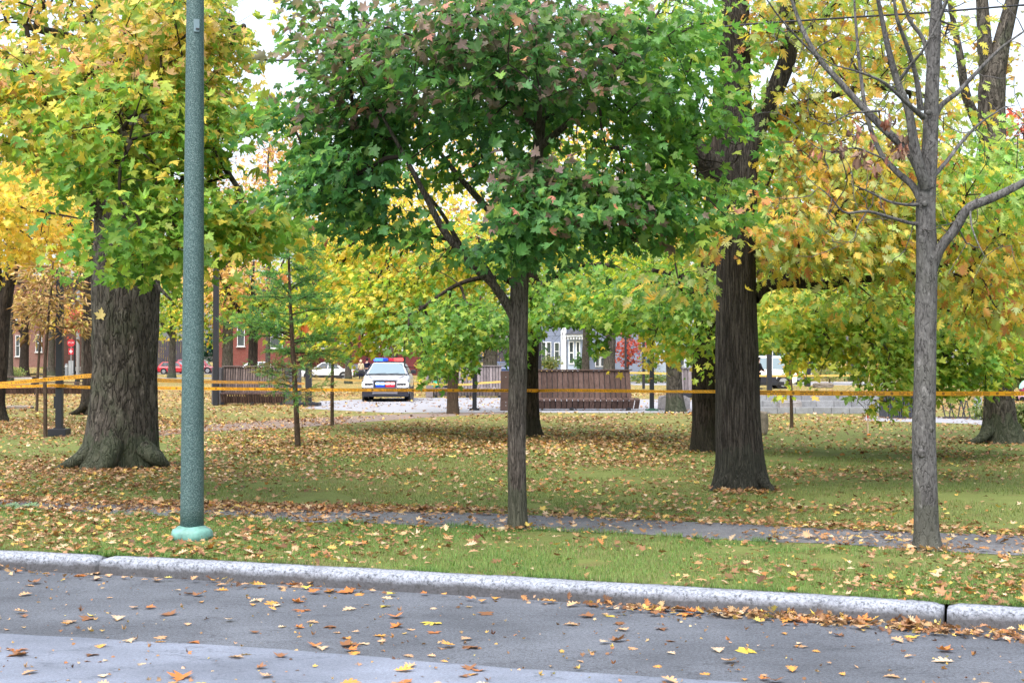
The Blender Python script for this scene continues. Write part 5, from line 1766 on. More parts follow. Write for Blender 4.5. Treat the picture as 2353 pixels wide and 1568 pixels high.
e.build('end_panel', sd2, b2)
YB3 = G(913)
bench('grey weathered slatted bench behind the police car to the right', 995, 1152, YB3, 841, WOODG, 0.13, 0.42, slant=0.2, end_left=True, seed=20)
bench('grey weathered slatted bench half hidden behind the oak', 1566, 1640, 58.5, 846, WOODG, 0.15, 0.2, slant=0.16, seed=30, seat=False)
bench('low dark brown slatted bench between the saplings at the left', -60, 222, 66, 885, WOODB, 0.16, 0.36, slant=0.02, back_d=0.5, seed=40)
# the picnic table behind it
px = P(95, 828, 76)
t_ = empty('picnic_table', (px[0], 76, 0), 'dark picnic table behind the low brown bench at the left', 'table')
mb = MB()
for i in range(4):
    mb.box((0, -0.33 + .22 * i, 0.74), (5.0, 0.2, 0.05))
mb.build('table_top', plain('rail_brown', (0.085, 0.052, 0.043)), t_)
for sx in (-2.0, -0.4, 1.9):
    MB().box((sx, 0, .36), (0.10, 0.6, .72), ry=0.18).build('leg', STEEL, t_)
for sy in (-0.75, 0.75):
    MB().box((0, sy, .44), (5.0, 0.26, 0.05)).build('bench_seat', plain('rail_brown', (0.085, 0.052, 0.043)), t_)

# ------------------------------------------------------------------ stones, steps, bin, rack
STONE = concrete('boulder_stone', (0.24, 0.225, 0.225), 0.3, 4)
STONEB = concrete('boulder_brown', (0.17, 0.145, 0.12), 0.35, 5)


def boulder(label, u, Y, wpx, hpx, mat, seed, squarish=0.5, dep=1.0):
    bm = bmesh.new()
    bmesh.ops.create_icosphere(bm, subdivisions=4, radius=1)
    V = np.array([v.co for v in bm.verts])
    e = 1 / (1 + squarish * 3)
    Vs = np.sign(V) * np.abs(V) ** e
    nz = fbm(V * 1.6 + seed, 4, seed)
    Vs = Vs * (1 + 0.16 * nz)[:, None]
    w_, h_ = wpx / 2 / F * Y, hpx / 2 / F * Y
    for v, q in zip(bm.verts, Vs):
        v.co = Vector((q[0] * w_, q[1] * w_ * dep, q[2] * h_ + h_ * .92))
    me = bpy.data.meshes.new('boulder')
    bm.to_mesh(me)
    bm.free()
    p = P(u, 828, Y)
    o = link('boulder', me, mat, loc=(p[0], Y, -0.02))
    return tag(o, label, 'boulder', 'boulders on the park edge')


boulder('squarish pale grey boulder in front of the concrete steps', 1812, G(949), 50, 34, STONE, 3, 1.2, .8)
boulder('brownish rounded boulder peeking out right of the oak base', 1740, G(998), 44, 60, STONEB, 8, .5)
boulder('pale boulder split by the grey trunk left of the oak', 1548, G(944) + 1.2, 70, 36, STONE, 5, .6, .7)
boulder('flat dark boulder lying on the grass near the far pavement', 1890, 84, 42, 13, STONEB, 13, .4)
boulder('dark wood like low stone on the grass left behind the saplings', 45, G(938), 62, 9, STONEB, 17, .3, .5)

so = empty('concrete_steps', (P(1880, 828, 44)[0], G(950), 0), 'three low pale concrete steps behind the squarish boulder', 'steps')
STEPM = concrete('step_concrete', (0.215, 0.22, 0.23), 0.28, 3)
x0, x1 = P(1690, 828, 44)[0], P(2052, 828, 44)[0]
cx = P(1880, 828, 44)[0]
for i in range(3):
    f0 = 0.55 * i
    n = 9
    m = MB()
    for j in range(n):
        a = x0 + (x1 - x0) * j / n
        b = x0 + (x1 - x0) * (j + 1) / n - 0.012
        off = (0.42 * i if i < 2 else 0.55) if j == 0 else 0
        m.box(((a + b) / 2 - cx + 0.2 * i, f0 + 1.8 - .27 * i, 0.1 + .19 * i - .004), (b - a, 3.6 - .55 * i, 0.19), bev=0.012)
    m.build('step', STEPM, so)

bx = P(2078, 828, G(961))
bo = empty('litter_bin', (bx[0], G(961) + .45, 0), 'dark grey bin enclosure of vertical slats half hidden by the bare grey tree', 'bin')
m = MB()
wb = 78 / F * G(961)
for i in range(17):
    a = -wb / 2 + wb * i / 16
    m.box((a, -0.42, 0.40), (0.034, 0.04, 0.78), bev=.006)
    m.box((a, 0.42, 0.40), (0.034, 0.04, 0.78), bev=.006)
for i in range(12):
    for s in (-1, 1):
        m.box((s * wb / 2, -0.40 + .8 * (i + .5) / 12, 0.40), (0.04, 0.034, 0.78))
m.build('slat', plain('bin_slat', (0.055, 0.06, 0.075), 0.5), bo)
MB().box((0, 0, 0.36), (wb - .12, .74, .70)).build('body', BLACK, bo)
m = MB()
m.box((0, 0, 0.02), (wb + .02, .88, .04))
m.build('base', STEEL, bo)

rk = P(2205, 828, G(961))
ro = empty('bike_rack', (rk[0], G(961), 0), 'dark bicycle rack of leaning bars beside the thick right maple', 'bike rack')
m = MB()
wr = 82 / F * G(961)
m.box((0, 0, 0.03), (wr, 0.05, 0.05))
m.build('base', STEEL, ro)
for i, (a, lean) in enumerate(((-.42, -.12), (-.3, .05), (-.18, -.14), (-.06, .1), (.06, .12), (.14, -.14), (.28, -.12), (.42, .06))):
    MB().tube([(a * wr, 0, .04), (a * wr + lean * .8, 0, .5)], 0.018, 8).build('bar', STEEL, ro)
for a in (0.36, 0.46):
    MB().box((a * wr + .25, .5, .28), (.10, .10, .56)).build('post', GALV, ro)

ys = G(1000)
sx = P(1993, 828, ys)
s_o = empty('marker_stake', (sx[0], ys, 0), 'thin pale stake with a red top standing on the lawn', 'stake')
MB().box((0, 0, 0.24), (0.022, 0.022, 0.50)).build('stake', plain('stake_wood', (0.55, 0.40, 0.30)), s_o)
MB().box((0, 0, 0.46), (0.032, 0.03, 0.17)).build('red_tip', plain('stake_red', (0.50, 0.05, 0.03)), s_o)
MB().box((0.015, -0.02, 0.02), (0.07, 0.05, 0.04), bev=.01).build('orange_tag', plain('stake_orange', (0.75, 0.22, 0.04)), s_o)

gb = P(995, 888, YB3 + .2)
go = empty('bag', (gb[0], YB3 + .2, 0.42), 'bright green bag lying on the grey bench', 'bag')
bm = bmesh.new()
bmesh.ops.create_icosphere(bm, subdivisions=3, radius=1)
for v in bm.verts:
    n_ = 1 + .22 * float(fbm(np.array(v.co) * 2.1, 3, 4))
    v.co = Vector((v.co.x * .34 * n_, v.co.y * .18 * n_, v.co.z * .16 * n_ + .15))
me = bpy.data.meshes.new('body')
bm.to_mesh(me)
bm.free()
link('body', me, plain('green_bag', (0.02, 0.34, 0.20), .5), go)
MB().tube([(.0, -.05, .25), (.1, -.08, .36), (.22, -.05, .24)], .014, 8).build('strap', plain('strap_teal', (0.02, .12, .10)), go)
nb = empty('backpack', (gb[0] + .62, YB3 + .22, 0.42), 'dark navy backpack beside the green bag', 'bag')
MB().box((0, 0, .16), (.34, .22, .32), bev=.08).build('body', plain('navy_bag', (0.015, 0.018, 0.04), .6), nb)
MB().box((0, -.125, .12), (.24, .04, .16), bev=.015).build('pocket', plain('navy_bag', (0.015, 0.018, 0.04), .6), nb)

# ================================================================== VEHICLES
GLASS = NT('car_glass').base((0.03, 0.04, 0.05), 0.05, 0.9).m
GLASS_SKY = NT('car_glass_sky_tint').base((0.16, 0.22, 0.25), 0.04, 1.0).m  # pale sky reflection put into the base colour
TYRE = plain('tyre', (0.012, 0.012, 0.013), 0.85, 0.2)
RIM = plain('rim', (0.35, 0.36, 0.38), 0.35, 0.5, 0.6)
DARKTRIM = plain('dark_trim', (0.014, 0.015, 0.02), 0.45, 0.4)


def paint(name, c):
    if name in MATS:
        return MATS[name]
    k = NT(name)
    f = k.noise(k.coord(), 3, 4)
    k.base(k.ramp(f, [(0.3, tuple(x * .92 for x in c)), (0.7, c)]), 0.28, 0.5)
    k.b.inputs['Coat Weight'].default_value = 0.6
    k.b.inputs['Coat Roughness'].default_value = 0.05
    MATS[name] = k.m
    return k.m


def car(label, u, Y, rz, col, L=4.6, W=1.82, H=1.46, kind='sedan', lower=None, cat='car', group=None, glass=None, police=False):
    """front faces local -y; rz turns it"""
    p = P(u, 828, Y)
    o = empty('parked_car' if not police else 'police_car', (p[0], Y, 0), label, cat, group, rz)
    h = L / 2
    tall = kind in ('suv', 'van')
    zb, zs = 0.20, (0.98 if tall else 0.90) * H / (1.75 if tall else 1.46)
    if police:
        zs = 1.06
    zh = zs - 0.06
    hood = {'sedan': 1.15, 'suv': 1.1, 'van': 0.75, 'hatch': 0.95}[kind]
    boot = {'sedan': 0.85, 'suv': 0.04, 'van': 0.03, 'hatch': 0.12}[kind]
    # lower body: rings of cross sections from nose to tail
    if police:
        zh = .92
        nose = [(-h, .84, .42, zh - .10), (-h + .06, .92, .30, zh - .05), (-h + .25, .97, zb, zh - .01), (-h + .8, 1.0, zb, zh + .05)]
    else:
        nose = [(-h, .80, .42, zh - .22), (-h + .06, .90, .30, zh - .12), (-h + .25, .96, zb, zh - .05), (-h + .8, 1.0, zb, zh)]
    st = nose + [(-h + hood, 1.0, zb, zs),
          (0, 1.0, zb, zs + .02), (h - boot - .2, 1.0, zb, zs + .02), (h - .35, .98, zb, zs), (h - .08, .93, .28, zs - .06), (h, .84, .40, zs - .18)]
    ring = lambda w, a, b: [(-w * .86, a), (-w, a + .12), (-w, b - .16), (-w * .95, b - .05), (-w * .80, b), (w * .80, b), (w * .95, b - .05), (w, b - .16), (w, a + .12), (w * .86, a)]
    V, Fc = [], []
    for y, ws, a, b in st:
        for x, z in ring(W / 2 * ws, a, b):
            V.append((x, y, z))
    m = 10
    for i in range(len(st) - 1):
        for j in range(m):
            Fc.append((i * m + j, i * m + (j + 1) % m, (i + 1) * m + (j + 1) % m, (i + 1) * m + j))
    Fc += [tuple(range(m - 1, -1, -1)), tuple((len(st) - 1) * m + j for j in range(m))]
    mb = MB().add(V, Fc)
    # cabin
    yf, yr = -h + hood - .05, h - boot
    yft, yrt = yf + (.85 if not tall else .72), yr - {'sedan': .75, 'suv': .32, 'van': .28, 'hatch': .5}[kind]
    wb, wt = W / 2 * .95, W / 2 * (.70 if police else .76)
    bm = bmesh.new()
    cs = [(-wb, yf, zs - .03), (wb, yf, zs - .03), (wb, yr, zs - .03), (-wb, yr, zs - .03), (-wt, yft, H), (wt, yft, H), (wt, yrt, H), (-wt, yrt, H)]
    bv = [bm.verts.new(c) for c in cs]
    for f in ((0, 1, 5, 4), (1, 2, 6, 5), (2, 3, 7, 6), (3, 0, 4, 7), (4, 5, 6, 7)):
        bm.faces.new([bv[i] for i in f])
    bmesh.ops.bevel(bm, geom=[e for e in bm.edges if all(v.co.z > H - .01 for v in e.verts)] + [e for e in bm.edges if abs(e.verts[0].co.z - e.verts[1].co.z) > .2], offset=.07, segments=3, affect='EDGES')
    bm.verts.index_update()
    mb.add([v.co for v in bm.verts], [[v.index for v in f.verts] for f in bm.faces])
    bm.free()
    body = mb.build('body', col, o, smooth=False)
    if lower:
        lw = MB()
        lw.box((0, -h + .03, .36), (W * .90, .16, .34), bev=.05)
        lw.box((0, h - .03, .38), (W * .90, .14, .30), bev=.05)
        for s in (-1, 1):
            lw.box((s * W / 2, 0, .30), (.05, L - 1.6, .22 if not police else .5), bev=.02)
        lw.build('lower_trim', lower, o)
    g = glass or GLASS

    def pane(name, c, iu, iv, push):
        a, b, cc, d = [np.array(q) for q in c]
        q = []
        for s, t in ((iu[0], iv[0]), (iu[1], iv[0]), (iu[1], iv[1]), (iu[0], iv[1])):
            q.append((a * (1 - s) + b * s) * (1 - t) + (d * (1 - s) + cc * s) * t)
        nrm = unit(np.cross(q[1] - q[0], q[3] - q[0]))
        q = [x + nrm * push for x in q] + [x - nrm * .02 for x in q]
        MB().add(q, [(0, 1, 2, 3), (4, 7, 6, 5), (0, 4, 5, 1), (1, 5, 6, 2), (2, 6, 7, 3), (3, 7, 4, 0)]).build(name, g, o)
    pane('windscreen', (cs[0], cs[1], cs[5], cs[4]), (.07, .93), (.08, .93), .012)
    pane('rear_window', (cs[2], cs[3], cs[7], cs[6]), (.10, .90), (.12, .90), .012)
    nwin = 3 if kind in ('van', 'suv') else 2
    for s in range(nwin):
        a, b = .07 + .86 * s / nwin + .015, .07 + .86 * (s + 1) / nwin - .015
        pane('side_window', (cs[1], cs[2], cs[6], cs[5]), (a, b), (.12, .88), .012)
        pane('side_window', (cs[3], cs[0], cs[4], cs[7]), (1 - b, 1 - a), (.12, .88), .012)
    # wheels
    rw = .33 if not tall else .37
    for sx in (-1, 1):
        for yy in (-h + .85, h - .85):
            wv = MB()
            prof_ = [(rw * .62, -.11), (rw * .95, -.11), (rw, -.07), (rw, .07), (rw * .95, .11), (rw * .62, .11)]
            t_ = MB().lathe(prof_, k=28)
            t_.v = [(z + sx * (W / 2 - .10), y_ + yy, x_ + rw) for x_, y_, z in t_.v]
            wo_ = t_.build('wheel', TYRE, o, smooth=False)
            r_ = MB().lathe([(rw * .66, -.115), (rw * .55, -.10), (rw * .2, -.118), (rw * .2, .118), (rw * .55, .10), (rw * .66, .115)], k=20)
            r_.v = [(z * 1.02 + sx * (W / 2 - .10), y_ + yy, x_ + rw) for x_, y_, z in r_.v]
            r_.build('rim', RIM, wo_)
            ar = MB().lathe([(rw * 1.02, -.04), (rw * 1.17, -.04), (rw * 1.17, .04), (rw * 1.02, .04)], k=24)
            ar.v = [(z + sx * (W / 2 - .035), y_ + yy, x_ + rw) for x_, y_, z in ar.v]
            ar.build('wheel_arch', DARKTRIM, o)
    # lamps, grille, plate, mirrors
    hl = plain('headlamp_glass', (0.62, 0.65, 0.68), 0.1, 0.8, var=.03) if not police else glow('headlamp_lit', (1.0, 0.96, 0.9), 3)
    tl = plain('tail_lamp', (0.42, 0.02, 0.02), 0.2, 0.7)
    for s in (-1, 1):
        if not police:
            MB().box((s * W * .345, -h + .06, zh - .22), (W * .20, .14, .13), bev=.03).build('headlight', hl, o)
        MB().box((s * W * .38, h - .04, zs - .20), (W * .14, .12, .20), bev=.03).build('tail_light', tl, o)
        mm = MB().box((s * (W / 2 + .10), yf + .42, zs + .10), (.20, .10, .15), bev=.04)
        mm.box((s * (W / 2 + .0), yf + .42, zs + .06), (.12, .05, .04))
        mm.build('mirror', col if not police else DARKTRIM, o)
    if not police:
        MB().box((0, -h + .03, zh - .26), (W * .44, .12, .16), bev=.02).build('grille', DARKTRIM, o)
    MB().box((0, h - .01, zs - .42), (.46, .05, .15)).build('licence_plate', WHITE, o)
    o['_zs'] = zs
    return o, dict(h=h, zs=zs, zh=zh, W=W, H=H, yf=yf, yft=yft, wt=wt)


PW = paint('paint_white', (0.72, 0.74, 0.76))
PBLK = paint('paint_navy', (0.012, 0.014, 0.028))
# the flashing cruiser facing the camera
PWC = paint('paint_police', (0.50, 0.52, 0.55))
pc, d = car('police car with lit headlights and flashing blue and red lights facing the road', 893, 57.8, 0.03, PWC, 4.9, 1.86, 1.52, 'sedan', DARKTRIM, 'police car', None, GLASS_SKY, True)
h, zh, W = d['h'], d['zh'], d['W']
LIT = glow('lamp_white_lit', (1.0, 0.97, 0.93), 3)
BLUE = glow('lamp_blue_lit', (0.03, 0.10, 1.0), 1.2)
BLUEW = glow('lamp_blue_white', (0.03, 0.13, 1.0), 1.1)
REDL = glow('lamp_red_lit', (1.0, 0.06, 0.05), 6)
REDW = glow('lamp_red_white', (1.0, 0.045, 0.04), 1.0)
GLB = glow('grille_blue', (0.42, 0.62, 1.0), 2.0)
GLR = glow('grille_red', (1.0, 0.42, 0.40), 2.0)
BLUED = glow('lens_blue', (0.002, 0.03, 0.32), .35)
REDD = glow('lens_red', (0.36, 0.006, 0.03), .25)
for s in (-1, 1):
    hb = MB().box((s * W * .345, -h + .02, zh - .245), (W * .24, .12, .17), bev=.03).build('headlight', DARKTRIM, pc)
    lm = MB()
    lm.box((s * W * .355, -h - .06, zh - .16), (W * .23, .06, .05), bev=.015)
    lm.box((s * W * .345, -h - .06, zh - .325), (W * .20, .06, .05), bev=.015)
    lm.box((s * W * .46, -h - .055, zh - .245), (.06, .06, .17), bev=.02)
    lm.build('lamp', LIT, hb)
gm = MB().box((0, -h + .0, zh - .27), (W * .50, .12, .32), bev=.03).build('grille', DARKTRIM, pc)
MB().box((-W * .105, -h - .055, zh - .29), (W * .19, .02, .22)).build('blue_panel', BLUED, gm)
MB().box((W * .105, -h - .055, zh - .29), (W * .19, .02, .22)).build('red_panel', REDD, gm)
for i, x in enumerate((-.155, -.055, .055, .155)):
    MB().box((x * W, -h - .075, zh - .21), (W * .085, .02, .075), bev=.008).build('grille_light', GLB if i < 2 else GLR, pc)
mb = MB()
for s in (-1, 1):
    mb.tube([(s * W * .245, -h - .13, .30), (s * W * .245, -h - .16, .55), (s * W * .245, -h - .13, zh - .08)], .03, 10)
mb.tube([(-W * .245, -h - .16, zh - .44), (W * .245, -h - .16, zh - .44)], .022, 8)
mb.tube([(-W * .245, -h - .15, .40), (W * .245, -h - .15, .40)], .022, 8)
mb.box((0, -h - .12, .36), (W * .5, .06, .10), bev=.02)
mb.build('push_bar', plain('bar_grey', (0.18, 0.18, 0.21), .5), pc)
MB().box((0, -h - .02, .395), (W * .97, .16, .37), bev=.06).build('bumper', PBLK, pc)
MB().box((0, -h + .02, zh - .22), (W * .975, .10, .28), bev=.05).build('front_fascia', PBLK, pc)
MB().box((0, -h - .105, .44), (W * .80, .03, .02)).build('bumper_trim', plain('bar_grey', (0.18, 0.18, 0.21)), pc)
lb = MB().box((0, d['yft'] + .35, d['H'] + .045), (1.18, .30, .05), bev=.015).build('light_bar', DARKTRIM, pc)
for a, b, mt in ((-.59, -.22, BLUEW), (-.22, -.02, BLUED), (.22, .59, REDW), (.02, .22, REDD)):
    MB().box(((a + b) / 2, d['yft'] + .35, d['H'] + .12), (b - a - .01, .32, .125), bev=.03).build('flasher', mt, lb)
cw_ = MB()
cw_.box((0, d['yf'] - .04, d['zs'] + .005), (W * .88, .16, .03), bev=.01)
for s_ in (-1, 1):
    cw_.tube([(s_ * W * .475 * .98, d['yf'] - .01, d['zs']), (s_ * d['wt'] * 1.0, d['yft'] - .02, d['H'] - .05)], .028, 8)
cw_.build('windscreen_trim', DARKTRIM, pc)
hl_ = MB()
for s_ in (-1, 1):
    hl_.tube([(s_ * W * .30, -h + .18, zh + .0), (s_ * W * .36, -h + .9, zh + .085)], .012, 6)
hl_.box((0, -h - .02, zh - .075), (W * .52, .05, .03), bev=.01)
hl_.build('hood_edge', plain('bar_grey', (0.18, 0.18, 0.21)), pc)
wp = MB()
for s, e in ((-.55, -.05), (-.02, .48)):
    wp.tube([(s, d['yf'] - .03, d['zs'] + .01), (e, d['yf'] + .02, d['zs'] + .05)], .008, 6)
wp.build('wiper', BLACK, pc)

# the white police truck by the steps
pt, d = car('white police truck with a red roof bar behind the oak', 1722, 82, -PI / 2, PW, 5.2, 1.95, 1.86, 'suv', DARKTRIM, 'police car', None, GLASS_SKY)
MB().box((0, 0, .55), (1.99, 2.7, .46), bev=.02).build('door_panel', PBLK, pt)
lb = MB().box((0, -.3, d['H'] + .06), (1.2, .9, .07), bev=.02).build('light_bar', DARKTRIM, pt)
MB().box((0, -.55, d['H'] + .14), (1.2, .4, .10), bev=.03).build('flasher', REDD, lb)
MB().box((0, -.05, d['H'] + .14), (1.2, .5, .10), bev=.03).build('flasher', plain('lens_clear', (.7, .7, .72), .2), lb)

car('silver car with red tail lights behind the white police truck', 1788, 106, PI / 2, paint('paint_silver', (0.42, 0.46, 0.52)), 4.6, 1.8, 1.45, 'sedan', None, glass=GLASS_SKY)
car('white car parked behind the left wooden bench, next to the yellow tree', 752, 118, -PI / 2, PW, 4.6, 1.8, 1.46, 'sedan', DARKTRIM)
car('white car whose sloping roof shows above the left wooden bench', 585, 150, -PI / 2, PW, 4.5, 1.8, 1.48, 'hatch', DARKTRIM)
car('red hatchback parked on the far street behind the grey tree', 404, 170, PI / 2, paint('paint_red', (0.50, 0.015, 0.03)), 4.2, 1.75, 1.45, 'hatch')
car('wine red minivan parked on the far street right of the lamp pole', 451, 178, PI / 2, paint('paint_wine', (0.26, 0.03, 0.045)), 4.9, 1.9, 1.75, 'van')
car('white car with a dark bumper on the far street beside the stop sign', 182, 166, PI / 2, PW, 4.8, 1.85, 1.66, 'suv', DARKTRIM, glass=GLASS_SKY)
car('dark car parked on the far street left of the white one', 146, 172, PI / 2, paint('paint_dark', (0.03, 0.035, 0.05)), 4.2, 1.75, 1.42, 'sedan')
car('dark blue car behind the grey slatted bench', 1158, 148, PI / 2, paint('paint_blue', (0.03, 0.06, 0.16)), 4.5, 1.8, 1.5, 'hatch')
car('black car behind the beige hooded person', 815, 126, -PI / 2, PBLK, 4.3, 1.75, 1.3, 'sedan')

# ================================================================== HOUSES AND WALLS
def brick(name, c, mortar):
    k = NT(name)
    v = k.coord((1, 1, 1))
    b = k.n('ShaderNodeTexBrick')
    b.inputs['Scale'].default_value = 4.0
    b.inputs['Color1'].default_value = (*c, 1)
    b.inputs['Color2'].default_value = (*(x * .72 for x in c), 1)
    b.inputs['Mortar'].default_value = (*mortar, 1)
    mp = k.n('ShaderNodeMapping')
    mp.inputs['Rotation'].default_value = (PI / 2, 0, 0)
    k.l(v, mp.inputs[0])
    k.l(mp.outputs[0], b.inputs[0])
    n_ = k.noise(v, .6, 4)
    k.base(k.mix(.5, b.outputs[0], k.ramp(n_, [(.3, (.7,) * 3), (.7, (1.2,) * 3)]), 'MULTIPLY'), .9, .15)
    return k.m


def boards(name, c, n=7.0):
    k = NT(name)
    w_ = k.n('ShaderNodeTexWave', bands_direction='Z')
    w_.inputs['Scale'].default_value = n / 2
    k.l(k.coord(), w_.inputs[0])
    f = k.ramp(w_.outputs[1], [(0.0, tuple(x * .6 for x in c)), (.25, c)])
    n_ = k.noise(k.coord(), 1.2, 4)
    k.base(k.mix(.5, f, k.ramp(n_, [(.3, (.8,) * 3), (.7, (1.1,) * 3)]), 'MULTIPLY'), .8, .2)
    return k.m


BRICK = brick('red_brick', (0.20, 0.05, 0.04), (0.16, 0.12, 0.10))
BRICKP = brick('pale_brick', (0.24, 0.115, 0.095), (0.24, 0.20, 0.18))
BLUEGREY = boards('blue_grey_boards', (0.20, 0.235, 0.32))
PALEBLUE = boards('pale_blue_boards', (0.48, 0.56, 0.66))
TEAL = boards('teal_boards', (0.05, 0.09, 0.10))
SLATE = plain('slate', (0.045, 0.05, 0.065), .7, var=.4, scale=3)
PANE = NT('house_glass').base((0.05, 0.065, 0.07), .05, .9).m
STONEW = plain('sill_stone', (0.45, 0.44, 0.43), .8)


def house(label, u0, u1, Y, top_v, wall, depth=10, wins=(), roof=None, z0=0.0, frame=WHITE, cat='house', sills=True, doors=(), group=None):
    x0, x1 = P(u0, 828, Y)[0], P(u1, 828, Y)[0]
    H = P(0, top_v, Y)[2]
    cx = (x0 + x1) / 2
    o = empty('house', (cx, Y, z0), label, cat, group)
    MB().box((0, depth / 2, (H - z0) / 2 - .1), (x1 - x0, depth, H - z0 + .2)).build('wall', wall, o)
    for (a, b, va, vb) in wins:
        xa, xb = P(a, 828, Y)[0] - cx, P(b, 828, Y)[0] - cx
        zt, zb_ = P(0, va, Y)[2] - z0, P(0, vb, Y)[2] - z0
        t = max(.05, min(.09, (xb - xa) * .07))
        m = MB()
        m.box(((xa + xb) / 2, -.05, zt - t / 2), (xb - xa, .12, t))
        m.box(((xa + xb) / 2, -.05, zb_ + t / 2), (xb - xa, .12, t))
        m.box((xa + t / 2, -.052, (zt + zb_) / 2), (t, .112, zt - zb_ - 2 * t))
        m.box((xb - t / 2, -.052, (zt + zb_) / 2), (t, .112, zt - zb_ - 2 * t))
        m.box(((xa + xb) / 2, -.045, (zt + zb_) / 2), (xb - xa - 2 * t, .07, t * .7))
        w_ = m.build('window', frame, o)
        MB().box(((xa + xb) / 2, -.012, (zt + zb_) / 2), (xb - xa - 2 * t, .02, zt - zb_ - 2 * t)).build('pane', PANE, w_)
        if sills:
            MB().box(((xa + xb) / 2, -.08, zb_ - .06), (xb - xa + .2, .2, .11)).build('sill', STONEW, w_)
    for (a, b, va, vb, mt) in doors:
        xa, xb = P(a, 828, Y)[0] - cx, P(b, 828, Y)[0] - cx
        zt, zb_ = P(0, va, Y)[2] - z0, P(0, vb, Y)[2] - z0
        dd = MB().box(((xa + xb) / 2, -.04, (zt + zb_) / 2), (xb - xa, .1, zt - zb_)).build('door', mt, o)
        MB().box((xb - .15, -.11, (zt + zb_) / 2 - .2), (.05, .06, .05)).build('handle', STEEL, dd)
    w2_ = (x1 - x0) / 2
    rm = MB()
    hz = H - z0
    if roof == 'gable':
        rm.add([(-w2_ - .4, -.4, hz), (w2_ + .4, -.4, hz), (w2_ + .4, depth + .4, hz), (-w2_ - .4, depth + .4, hz), (-w2_ - .4, depth / 2, hz + depth * .35), (w2_ + .4, depth / 2, hz + depth * .35)],
               [(0, 1, 5, 4), (2, 3, 4, 5), (0, 4, 3), (1, 2, 5), (0, 3, 2, 1)])
    else:
        rm.box((0, depth / 2, hz + .15), (2 * w2_ + .5, depth + .5, .3), bev=.03)
        rm.box((0, -.1, hz - .25), (2 * w2_ + .2, .25, .3))
    rm.build('roof', SLATE, o)
    return o, cx


house('red brick house far left on the leafy bank with pale windows', -30, 140, 152, 640, BRICKP, 10, [(36, 46, 770, 818), (82, 97, 768, 808), (-20, 0, 770, 812), (36, 46, 690, 735), (82, 97, 690, 735)], z0=1.1)
o, cx = house('red brick house behind the left wooden bench', 500, 690, 150, 660, BRICK, 12, [(545, 562, 745, 795), (590, 606, 700, 740), (620, 650, 748, 800), (545, 562, 690, 730)], z0=0)
house('dark red brick building behind the flashing police car', 700, 970, 155, 650, brick('dark_brick', (0.16, 0.03, 0.035), (0.10, 0.06, 0.06)), 12,
      [(730, 752, 745, 800), (835, 872, 768, 805), (905, 925, 755, 805), (780, 800, 740, 790)], z0=0)
house('pale building with a red awning at the far left street', 142, 235, 195, 700, plain('pale_stucco', (0.55, 0.54, 0.54), .85), 10, [(200, 212, 780, 822), (150, 158, 730, 765)])
aw = empty('awning', (P(160, 828, 186)[0], 186, 0), 'red sloping awning behind the stop sign', 'awning')
a0 = P(150, 828, 186)[0] - P(160, 828, 186)[0]
MB().add([(a0, 0, P(0, 808, 186)[2]), (-a0 * 2.0, 0, P(0, 815, 186)[2]), (-a0 * 2, 3, P(0, 788, 186)[2]), (a0 + 1, 3, P(0, 785, 186)[2]), (a0, 0, P(0, 815, 186)[2]), (-a0 * 2, 0, P(0, 822, 186)[2])],
         [(0, 1, 2, 3), (4, 5, 1, 0)]).build('cloth', plain('awning_red', (0.42, 0.03, 0.04), .8), aw)
mb = MB()
for k_ in range(7):
    mb.tube([(a0 + k_ * .9, 0, 0), (a0 + k_ * .9, 0, P(0, 818, 186)[2])], .05, 6)
mb.build('railing', WHITE, aw)

# pale blue wooden house with a bay and porch roof
o, cx = house('blue grey wooden house with a white corner column and slate roofed bay', 1232, 1480, 121, 650, BLUEGREY, 10,
              [(1243, 1254, 785, 838), (1255, 1266, 785, 838), (1273, 1285, 786, 827), (1367, 1377, 800, 842), (1379, 1389, 800, 842), (1273, 1287, 690, 735), (1320, 1335, 690, 735)],
              sills=False, doors=((1336, 1345, 790, 862, plain('door_dark', (0.03, 0.035, 0.05))),))
zz = lambda v, Y=121: P(0, v, Y)[2]
xx = lambda u, Y=121: P(u, 828, Y)[0] - cx
MB().box(((xx(1288) + xx(1300)) / 2, -.35, zz(745) / 2), (xx(1300) - xx(1288), .7, zz(745))).build('corner_column', plain('white_boards', (.70, .74, .80), .7), o)
by = MB()
by.prism([(xx(1301), 0), (xx(1304), -1.1), (xx(1334), -1.1), (xx(1340), 0)], zz(772), 0)
bay = by.build('bay', plain('bay_blue', (.36, .43, .55), .7), o)
for a, b in ((1305, 1317), (1321, 1331)):
    m = MB()
    zt, zb_ = zz(784), zz(836)
    t = .085
    xa, xb = xx(a), xx(b)
    for q in ((xa + t / 2, t, (zt + zb_) / 2, zt - zb_), (xb - t / 2, t, (zt + zb_) / 2, zt - zb_)):
        m.box((q[0], -1.13, q[2]), (q[1], .10, q[3]))
    for z in (zt - t / 2, zb_ + t / 2, (zt + zb_) / 2):
        m.box(((xa + xb) / 2, -1.128, z), (xb - xa - 2 * t, .09, t))
    w_ = m.build('window', WHITE, o)
    MB().box(((xa + xb) / 2, -1.11, (zt + zb_) / 2), (xb - xa - 2 * t, .03, zt - zb_ - 2 * t)).build('pane', PANE, w_)
m = MB()
m.box(((xx(1300) + xx(1346)) / 2, -.75, zz(771)), (xx(1346) - xx(1300), 1.7, .22))
for i in range(7):
    m.box((xx(1303 + i * 6.5), -1.45, zz(776)), (.12, .22, .30))
m.build('cornice', plain('white_boards', (.70, .74, .80)), o)
m = MB()
a, b = xx(1298), xx(1348)
